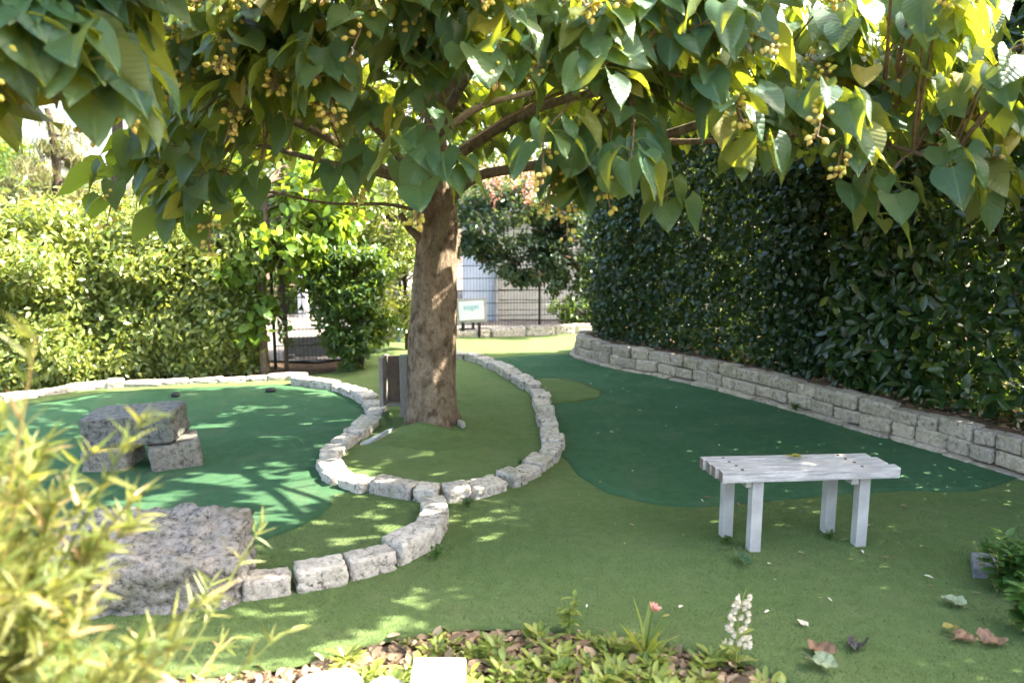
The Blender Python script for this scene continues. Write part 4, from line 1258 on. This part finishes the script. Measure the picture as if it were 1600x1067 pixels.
bl = empty('garden_building', (0.45, 13.95, -0.02), 'low building with pale panel and cream boards behind the mesh fence', 'building')
part_box(bl, 'wall', (0.9, 1.1, 0.95), (4.4, 1.8, 1.9), M['taupe_wall'])
part_box(bl, 'door_panel', (-1.05, 0.17, 0.93), (0.55, 0.05, 1.86), M['panel_blue'])
part_box(bl, 'door_frame', (-0.76, 0.15, 0.93), (0.05, 0.08, 1.86), M['metal'])
for i in range(10):
    part_box(bl, 'board', (0.0, 0.17, 0.10 + i * 0.178), (1.42, 0.05, 0.165), M['cream_board'])
part_box(bl, 'roof', (0.9, 1.0, 1.96), (4.9, 2.4, 0.12), M['roof'])
part_box(bl, 'downpipe', (-0.72, 0.10, 0.92), (0.05, 0.05, 1.84), M['metal'])

wp_ = empty('white_post', (-3.85, 14.6, -0.02), 'white capped post on the pavement beyond the gate', 'post')
part_box(wp_, 'shaft', (0, 0, 0.55), (0.16, 0.16, 1.1), M['white_paint'])
part_box(wp_, 'cap', (0, 0, 1.13), (0.24, 0.24, 0.06), M['white_paint'])

sg = empty('notice_board', (-0.62, 12.08, 0), 'white framed sign with faint teal lettering on three dark feet', 'sign', rz=0.0)
face = empty  # (kept short below)
fr = obj('frame', bevel_box('frame', (0.46, 0.03, 0.37), 0.004, 1), M['sign_frame'], sg, (0, 0.02, 0.405))
fr.rotation_euler = (-0.12, -0.055, 0)
pn = obj('panel', bevel_box('panel', (0.385, 0.012, 0.29), 0.002, 1), M['sign_face'], fr, (0, -0.016, 0))
def text(body, size, loc, parent, mat):
    cu = bpy.data.curves.new('lettering', 'FONT')
    cu.body = body
    cu.size = size
    cu.align_x = 'CENTER'
    cu.extrude = 0.0008
    cu.materials.append(mat)
    tmp = bpy.data.objects.new('tmp_text', cu)
    C.objects.link(tmp)
    bpy.context.view_layer.update()
    me = bpy.data.meshes.new_from_object(tmp.evaluated_get(bpy.context.evaluated_depsgraph_get()))
    bpy.data.objects.remove(tmp)
    if len(me.materials) == 0: me.materials.append(mat)
    t = bpy.data.objects.new('lettering', me)
    C.objects.link(t)
    t.parent = parent
    t.location = loc
    t.rotation_euler = (math.pi / 2, 0, 0)
    return t
text('sogei', 0.115, (0, -0.0235, 0.02), fr, M['sign_ink'])
for (x, y) in ((-0.13, -0.02), (0.02, 0.12), (0.12, -0.02)):
    part_box(sg, 'foot', (x, y, 0.10), (0.045, 0.035, 0.26), M['black'], 0, 0.003)
bb = empty('blue_rail', (-1.55, 11.55, 0), 'blue grey rail on two short posts behind the trunk', 'rail')
part_box(bb, 'rail', (0.12, 0, 0.16), (0.62, 0.09, 0.075), M['blue_beam'])
part_box(bb, 'post', (-0.12, 0, 0.06), (0.06, 0.06, 0.13), M['blue_beam'])
part_box(bb, 'post', (0.36, 0, 0.06), (0.06, 0.06, 0.13), M['blue_beam'])

# ------------------------------------------------------------------ bamboo shrub in the left foreground
bam = empty('bamboo_shrub', (-1.38, 1.70, h(-1.38, 1.70)), 'blurred yellow green bamboo shrub filling the lower left foreground', 'shrub')
brl = np.array(bam.location)
rb = random.Random(5)
BP, BD, BN, BS = [], [], [], []
def cane(a, e, bow, r0=0.006, leaves=26, lsz=(0.045, 0.10), t0=0.3):
    P = wobble(a, e, bow, 16, 0.02, rnd=rb)
    mb = MB()
    mb.tube(P - brl, np.linspace(r0, 0.002, 16), 6)
    obj('cane', mb.mesh('cane'), M['bamboo'], bam)
    for i in range(leaves):
        t = rb.uniform(t0, 1.0)
        j = min(14, int(t * 15))
        f = t * 15 - j
        p = P[j] * (1 - f) + P[min(15, j + 1)] * f
        ax = norm(P[min(15, j + 1)] - P[max(0, j - 1)])
        side = norm(np.array([rb.gauss(0, 1), rb.gauss(0, 1), rb.gauss(0, 0.7)]))
        dd = ax * 0.85 + side * 0.9
        BP.append(p); BD.append(dd); BN.append([rb.gauss(0, .5), rb.gauss(0, .5), 1]); BS.append(rb.uniform(*lsz))
for i in range(85):
    an = rb.uniform(0, 6.28)
    rr_ = rb.uniform(0.0, 0.22)
    bx, by = -1.38 + rr_ * math.cos(an), 1.70 + rr_ * math.sin(an)
    ex = rb.uniform(-1.65, -0.88)
    ey = rb.uniform(1.35, 1.95)
    top = 1.40 - 0.85 * max(0, ex + 1.1) + rb.uniform(-0.35, 0.08)
    cane((bx, by, h(bx, by)), (ex, ey, top), 0.25, leaves=84)
cane((-1.35, 1.7, 0.2), (-1.0, 1.65, 1.64), 0.1, 0.007, 44, t0=0.55)
cane((-1.35, 1.7, 0.2), (-0.80, 1.7, 1.46), 0.2, 0.007, 40, t0=0.6)
cane((-1.35, 1.7, 0.2), (-1.1, 1.6, 1.52), 0.1, 0.007, 40, t0=0.55)
for (ex, ey, ez) in ((-0.74, 2.25, 0.98), (-0.92, 2.3, 0.78), (-0.68, 2.3, 0.62), (-0.85, 2.25, 0.62)):
    cane((-1.15, 1.7, h(-1.15, 1.7)), (ex, ey, ez), 0.12, 0.005, 16, (0.06, 0.10), 0.65)
for i in range(16):
    cane((-1.3, 1.7, h(-1.3, 1.7)), (rb.uniform(-0.98, -0.68), rb.uniform(1.5, 1.8), rb.uniform(0.72, 1.02)), 0.2, 0.005, 50)
BP, BD, BN, BS = map(np.array, (BP, BD, BN, BS))
LEAFB = [(0.0, 0.03), (0.2, 0.068), (0.55, 0.055), (1.0, 0.004)]
bam_t = [leaf_template(LEAFB, 3, 0.5, f, 0, 0, i) for i, f in enumerate((0.1, 0.25, 0.0))]
hi = view_rank(BP, 300, 24, 2)
place_leaves('leaf', template_meshes('leaf', bam_t), M['bamboo'], bam, BP[hi], BD[hi], BN[hi], BS[hi])
lo = np.setdiff1d(np.arange(len(BP)), hi)
tag(obj('foliage', scatter_mesh('foliage', bam_t, BP[lo] - brl, BD[lo], BN[lo], BS[lo], rng.random(len(lo))), M['bamboo'], bam), kind='stuff')

# ------------------------------------------------------------------ foreground weed bed
bed_poly = BED_EDGE + [(1.7, 1.8), (-2.3, 1.8)]
def in_bed(n, margin=0.0, lo=(-1.6, 2.55), hi=(1.35, 3.46)):
    out = []
    while len(out) < n:
        p = np.stack([rng.uniform(lo[0], hi[0], 400), rng.uniform(lo[1], hi[1], 400)], 1)
        out += list(p[in_poly(p, np.array(bed_poly))])
    return np.array(out[:n])
p2 = in_bed(6000)
z2 = np.array([h(x, y) - 0.035 for x, y in p2]) + np.abs(rng.normal(0, 0.014, len(p2)))
P3 = np.column_stack([p2, z2])
lt = scatter_mesh('leaf_litter', oval_t + round_t, P3, rng.normal(0, 1, (len(P3), 3)) * [1, 1, 0.25], rng.normal(0, 0.4, (len(P3), 3)) + [0, 0, 1], rng.uniform(0.02, 0.075, len(P3)), rng.random(len(P3)))
tag(obj('leaf_litter', lt, M['litter']), 'brown dry leaf litter covering the foreground bed', 'leaf litter', kind='stuff')
# litter under the right hedge
wpt = smooth_path(WALL[1:], 0.05)
k = rng.integers(0, len(wpt), 4200)
P4 = np.column_stack([wpt[k][:, 0] + rng.uniform(0.16, 0.75, len(k)), wpt[k][:, 1] + rng.uniform(0.05, 0.3, len(k)), np.zeros(len(k))])
P4[:, 2] = [bed_h(x, y) + 0.008 for x, y in P4[:, :2]]
lt = scatter_mesh('hedge_litter', oval_lo, P4, rng.normal(0, 1, (len(P4), 3)) * [1, 1, 0.3], rng.normal(0, 0.4, (len(P4), 3)) + [0, 0, 1], rng.uniform(0.04, 0.09, len(P4)), rng.random(len(P4)))
tag(obj('hedge_litter', lt, M['litter']), 'brown dead leaves on the soil under the right hedge', 'leaf litter', kind='stuff')

def weed_meshes():
    out = []
    for k in range(5):
        n = 34
        r = np.random.default_rng(100 + k)
        an = r.uniform(0, 6.28, n)
        rad = r.uniform(0.0, 0.055, n)
        P = np.column_stack([rad * np.cos(an), rad * np.sin(an), r.uniform(0.0, 0.07, n)])
        D = np.column_stack([np.cos(an), np.sin(an), r.uniform(0.1, 1.3, n)])
        out.append(scatter_mesh('weed', oval_t, P, D, np.column_stack([-np.cos(an) * .4, -np.sin(an) * .4, np.ones(n)]), r.uniform(0.035, 0.075, n), r.random(n)))
    return out
wm = weed_meshes()
for me in wm: me.materials.append(M['weed'])
wp2 = in_bed(110, lo=(-0.75, 2.72), hi=(1.1, 3.36))
for i, (x, y) in enumerate(wp2):
    o = bpy.data.objects.new('leafy_weed', wm[i % 5])
    C.objects.link(o)
    o.location = (x, y, h(x, y) - 0.04)
    o.rotation_euler = (0, 0, rb.uniform(0, 6.28))
    sc = rb.uniform(0.35, 1.05)
    o.scale = (sc, sc, sc)
    tag(o, 'small leafy light green weed growing in the foreground leaf litter', 'weed', 'weeds in the foreground bed')

def blade_plant(name, label, x, y, n, hgt, spread, mat, seed, flowers=None, cat='plant'):
    r = np.random.default_rng(seed)
    z = h(x, y) - 0.04
    root = empty(name, (x, y, z), label, cat)
    P = np.column_stack([r.normal(0, 0.012, n), r.normal(0, 0.012, n), np.zeros(n)])
    an = r.uniform(0, 6.28, n)
    D = np.column_stack([np.cos(an) * spread, np.sin(an) * spread, np.ones(n)])
    for i in range(n):
        sz = hgt * r.uniform(0.45, 1.0) if i else hgt
        me = scatter_mesh('blade', [lance_t[i % 3]], P[i:i + 1], D[i:i + 1] * ([1, 1, 1] if i else [0.1, 0.1, 1]), np.array([[-D[i][0], -D[i][1], 0.3]]), np.array([sz]), np.array([r.random()]))
        obj('blade', me, mat, root)
    return root, z
bp, z = blade_plant('grassy_plant', 'small grassy plant with a pink flower in the foreground bed', 0.58, 3.22, 15, 0.31, 0.5, M['weed'], 71)
m_ = 9
aa = np.linspace(0, 6.28, m_, endpoint=False)
obj('flower', scatter_mesh('flower', oval_t, np.tile([0.028, -0.01, 0.235], (m_, 1)), np.column_stack([np.cos(aa) * .6 + 0.5, np.sin(aa) * .6, np.ones(m_) * 0.6]), np.column_stack([-np.cos(aa), -np.sin(aa), np.ones(m_)]), np.full(m_, 0.045), np.linspace(0, .9, m_)), M['petal_pink'], bp)
mb = MB(); mb.tube(bez((0, 0, 0), (0.01, 0, 0.1), (0.02, 0, 0.18), (0.03, -0.01, 0.24), 6), 0.004, 5)
obj('flower_stem', mb.mesh('flower_stem'), M['weed'], bp)

fs = empty('flower_spike', (0.95, 3.12, h(0.95, 3.12) - 0.02), 'upright spike of cream flowers leaning right in the foreground', 'plant')
mb = MB(); sp = bez((0, 0, 0), (0.005, 0, 0.12), (-0.01, 0, 0.25), (0.03, 0, 0.36), 12); mb.tube(sp, np.linspace(0.005, 0.002, 12), 6)
obj('stem', mb.mesh('stem'), M['weed'], fs)
for i in range(46):
    t = rb.uniform(0.22, 0.96)
    p = np.array([np.interp(t, np.linspace(0, 1, 12), sp[:, k]) for k in range(3)])
    an = rb.uniform(0, 6.28)
    w = 0.05 * (1.15 - t) + 0.008
    q = p + np.array([math.cos(an) * w, math.sin(an) * w, rb.uniform(-.01, .01)])
    m_ = 6
    a6 = np.arange(m_) / m_ * 6.28
    me = scatter_mesh('floret', round_t, np.tile(q, (m_, 1)), np.column_stack([np.cos(a6) + math.cos(an), np.sin(a6) + math.sin(an), np.sin(a6 + 1) * 0.8]), np.column_stack([np.cos(a6), np.sin(a6), np.ones(m_)]), np.full(m_, 0.018), rng.random(m_))
    obj('floret', me, M['petal_white'], fs)
for i in range(5):
    me = scatter_mesh('leaf', oval_t, np.array([[0, 0, 0.03 + 0.04 * i]]), np.array([[math.cos(i * 2.2), math.sin(i * 2.2) - 0.3, 0.5]]), np.array([[0, 0, 1.0]]), np.array([0.08]), np.array([0.2 * i]))
    obj('leaf', me, M['weed'] if i else M['yellowleaf'], fs)

def sprig(name, label, x, y, hgt, mat, seed, n=16, lsz=(0.03, 0.06), dz=-0.02, lean=0.0, group=None, stems=3):
    r = np.random.default_rng(seed)
    root = empty(name, (x, y, h(x, y) + dz), label, 'plant', group)
    for s_ in range(stems):
        mb = MB()
        e = np.array([r.normal(lean, 0.25) * hgt, r.normal(0, 0.25) * hgt, hgt * r.uniform(0.7, 1.0)])
        P = bez((0, 0, 0), e * 0.3 + [0, 0, 0.02], e * 0.7, e, 8)
        mb.tube(P, np.linspace(0.004, 0.0015, 8), 5)
        so = obj('stem', mb.mesh('stem'), mat, root)
        t = np.sort(r.uniform(0.2, 1.0, n))
        Q = np.stack([np.interp(t, np.linspace(0, 1, 8), P[:, k]) for k in range(3)], 1)
        an = r.uniform(0, 6.28, n)
        obj('leaves', scatter_mesh('leaves', oval_t, Q, np.column_stack([np.cos(an), np.sin(an), r.uniform(-0.2, 0.6, n)]), np.tile([0, 0, 1.0], (n, 1)) + r.normal(0, .2, (n, 3)), r.uniform(*lsz, n), r.random(n)), mat, so)
    return root
sprig('pale_sprig', 'pale green sprig standing at the back edge of the weed bed', 0.26, 3.40, 0.20, M['weed'], 81, 14)
sprig('dark_plant', 'dark leafy plant spreading in front of the slate slab at right', 2.50, 3.74, 0.30, M['sprig'], 82, 24, (0.05, 0.10), 0, 0.1, None, 14)
sprig('dark_plant', 'lower dark leafy plant in the bottom right corner', 2.36, 3.36, 0.26, M['sprig'], 182, 24, (0.05, 0.10), 0, 0.1, None, 14)
sprig('edging_weed', 'tiny green weed at the joint of loop and spur edging', -0.28, 4.93, 0.07, M['sprig'], 83, 12, (0.02, 0.035), 0.0, 0, 'weeds along the edging', 5)
sprig('edging_weed', 'tiny green weed at the outer bend of the spur edging', -0.42, 4.14, 0.07, M['sprig'], 84, 12, (0.02, 0.035), 0.0, 0, 'weeds along the edging', 5)
sprig('edging_weed', 'tiny green weed inside the right side of the stone loop', 0.05, 5.75, 0.08, M['sprig'], 85, 12, (0.02, 0.035), 0.0, 0, 'weeds along the edging', 4)
sprig('wall_weed', 'small green weed at the foot of the retaining wall', 2.72, 7.45, 0.12, M['sprig'], 86, 12, (0.03, 0.05), 0.0, 0, 'weeds along the edging', 4)
sprig('bench_weed', 'dark weed tuft at the front left leg of the bench', 1.24, 4.33, 0.05, M['sprig'], 87, 12, (0.02, 0.035), 0.0, 0, 'weeds under the bench', 6)
sprig('bench_weed', 'dark weed tuft at the right legs of the bench', 1.86, 4.42, 0.05, M['sprig'], 88, 12, (0.02, 0.035), 0.0, 0, 'weeds under the bench', 6)
fx = np.array([(2.76, 3.70, 0.30), (2.84, 3.74, 0.27), (2.70, 3.66, 0.24)])
yf = sprig('yellow_flower_sprig', 'cluster of small yellow flowers beside the slate slab', 2.46, 3.78, 0.25, M['yellowleaf'], 89, 8, (0.03, 0.045), 0, 0.0, None, 3)

# fallen leaves: each its own thing
def crinkled(seed, curl):
    v, f, u = leaf_template(wide(HEART, 0.95), 13, 0.12, 0.02, 0.2, 0.02, seed)
    prof2 = [(t, np.interp(t, *zip(*HEART))) for t in np.linspace(0, 1, 18)]
    v, f, u = leaf_template(prof2, 13, 0.10, 0.02, 0.2, 0.02, seed)
    for i in range(len(v)):
        q = Vector((v[i][0] * 4 + seed * 7, v[i][1] * 4, seed))
        v[i][2] += curl * (0.16 * noise.noise(q) + 0.07 * noise.noise(q * 2.6)) + curl * 0.9 * v[i][0] ** 2 + curl * 0.5 * max(0, v[i][1] - 0.6) ** 2
        v[i][0] += 0.05 * noise.noise(q * 1.7 + Vector((9, 0, 0)))
        v[i][1] += 0.05 * noise.noise(q * 1.7 + Vector((0, 9, 0)))
    # stalk
    sv, sf = tube(bez((0, 0.02, 0), (0.0, -0.15, 0.02), (0.03, -0.3, 0.05), (0.06, -0.5, 0.06), 6), 0.014, 5)
    n0 = len(v)
    v = np.concatenate([v, sv]); f = np.concatenate([f, sf + n0]); u = np.concatenate([u, np.zeros((len(sv), 2))])
    return v, f, u
dry_t = [crinkled(i, c) for i, c in enumerate((0.8, 1.3, 0.6, 1.0, 1.6, 1.2, 1.1, 0.7))]
def fallen(name, label, x, y, size, mat, ang, tilt=(0.1, 0.1), temp=0, cat='leaf', group=None, dz=0.012, z=None):
    o = bpy.data.objects.new(name, mesh_arrays(name, dry_t[temp][0], [dry_t[temp][1]], np.full(len(dry_t[temp][0]), 0.3), dry_t[temp][2]))
    C.objects.link(o)
    o.data.materials.append(mat)
    o.location = (x, y, (h(x, y) if z is None else z) + dz)
    o.rotation_euler = (tilt[0] * 0.35, tilt[1] * 0.35, ang)
    o.scale = (size, size, size)
    return tag(o, label, cat, group)
GF = 'fallen leaves on the lawn'
fallen('fallen_leaf', 'large pale green fallen leaf with brown edge at the bottom right', 1.28, 3.12, 0.135, M['paleleaf'], 3.6, (0.5, 0.2), 3, group=GF, dz=0.03)
fallen('fallen_leaf', 'curled brown fallen leaf under the large pale green one', 1.36, 3.17, 0.11, M['dryleaf'], 0.6, (0.35, -0.3), 1, group=GF, dz=0.016)
fallen('fallen_leaf', 'dark grey shrivelled fallen leaf between pale and brown leaves', 1.54, 3.28, 0.10, M['greyleaf'], 2.5, (0.3, 0.3), 4, group=GF, dz=0.016)
fallen('fallen_leaf', 'reddish brown fallen leaf below the slate slab', 2.00, 3.33, 0.095, M['dryleaf'], 4.1, (0.3, 0.1), 6, group=GF, dz=0.016)
fallen('fallen_leaf', 'long tan fallen leaf right of the reddish one', 2.10, 3.29, 0.105, M['dryleaf'], 4.6, (0.2, 0.6), 1, group=GF, dz=0.018)
fallen('fallen_leaf', 'olive yellow fallen leaf resting on the reddish brown leaf', 2.02, 3.39, 0.075, M['yellowleaf'], 2.0, (0.5, 0.1), 0, group=GF, dz=0.035)
fallen('fallen_leaf', 'crumpled pale fallen leaf with long stalk near the slate slab', 2.19, 3.62, 0.10, M['paleleaf'], 1.0, (0.6, 0.4), 5, group=GF, dz=0.018)
fallen('fallen_leaf', 'small whitish fallen leaf alone on the front lawn', 1.37, 3.46, 0.05, M['petal_white'], 0.4, (0.3, 0.1), 2, group=GF, dz=0.015)
fallen('fallen_leaf', 'green upright fallen leaf in front of the bench leg', 1.27, 4.06, 0.10, M['bigleaf'], 0.5, (1.0, 0.3), 0, group=GF, dz=0.02)
fallen('fallen_leaf', 'pale yellow fallen leaf lying on the bench seat', 1.66, 4.42, 0.085, M['yellowleaf'], 1.2, (0.15, 0.2), 7, group=GF, z=0.492, dz=0.012)
fk = rng.uniform([0.1, 3.5], [2.9, 8.6], (70, 2))
n_ = 0
fleck_me = template_meshes('leaf_fleck', oval_t)
for i, (x, y) in enumerate(fk):
    if x > 3.2 - 0.28 * (y - 5.5) or (y < 4.0 and x > 2.6): continue
    o = bpy.data.objects.new('leaf_fleck', fleck_me[i % 3])
    if len(o.data.materials) == 0: o.data.materials.append(M['litter'] if i % 3 == 0 else M['petal_white'] if i % 3 == 1 else M['yellowleaf'])
    C.objects.link(o)
    o.location = (x, y, h(x, y) + 0.018)
    s_ = rb.uniform(0.018, 0.05)
    o.scale = (s_, s_, s_)
    o.rotation_euler = (rb.uniform(-.2, .2), rb.uniform(-.2, .2), rb.uniform(0, 6.28))
    tag(o, 'tiny dry leaf scrap lying on the turf', 'leaf scrap', 'leaf scraps on the turf')

# turf fibres on the near lawn
n = 90000
p = np.stack([rng.uniform(-2.2, 3.6, n), 2.75 + 2.3 * rng.random(n) ** 1.25], 1)
keep = in_poly(p, np.array(lawn_out)) & ~in_poly(p, np.array([(0.42, 6.0), (0.48, 5.62), (0.66, 5.24), (0.94, 5.03), (1.18, 4.97), (1.94, 5.11), (2.72, 5.21), (3.72, 5.54), (3.7, 6)])) & ~in_poly(p, np.array([(-1.17, 5.3), (-1.17, 4.97), (-1.20, 4.73), (-1.34, 4.5), (-1.5, 4.32), (-1.78, 4.19), (-2.45, 4.11), (-3.6, 4.2), (-3.6, 5.3)]))
p = p[keep]
zz_ = np.array([h(x, y) for x, y in p])
hh_ = rng.uniform(0.006, 0.015, len(p))
an = rng.uniform(0, 6.28, len(p))
w_ = 0.0022
B = np.column_stack([p, zz_ - 0.001])
dx_ = np.column_stack([np.cos(an) * w_, np.sin(an) * w_, np.zeros(len(p))])
T = B + np.column_stack([rng.normal(0, 0.006, len(p)), rng.normal(0, 0.006, len(p)), hh_])
V = np.stack([B - dx_, B + dx_, T], 1).reshape(-1, 3)
tag(obj('turf_fibres', mesh_arrays('turf_fibres', V, [np.arange(len(V)).reshape(-1, 3)], np.repeat(rng.random(len(p)), 3)), M['pile']), 'short green artificial turf pile on the near lawn', 'turf', kind='stuff')
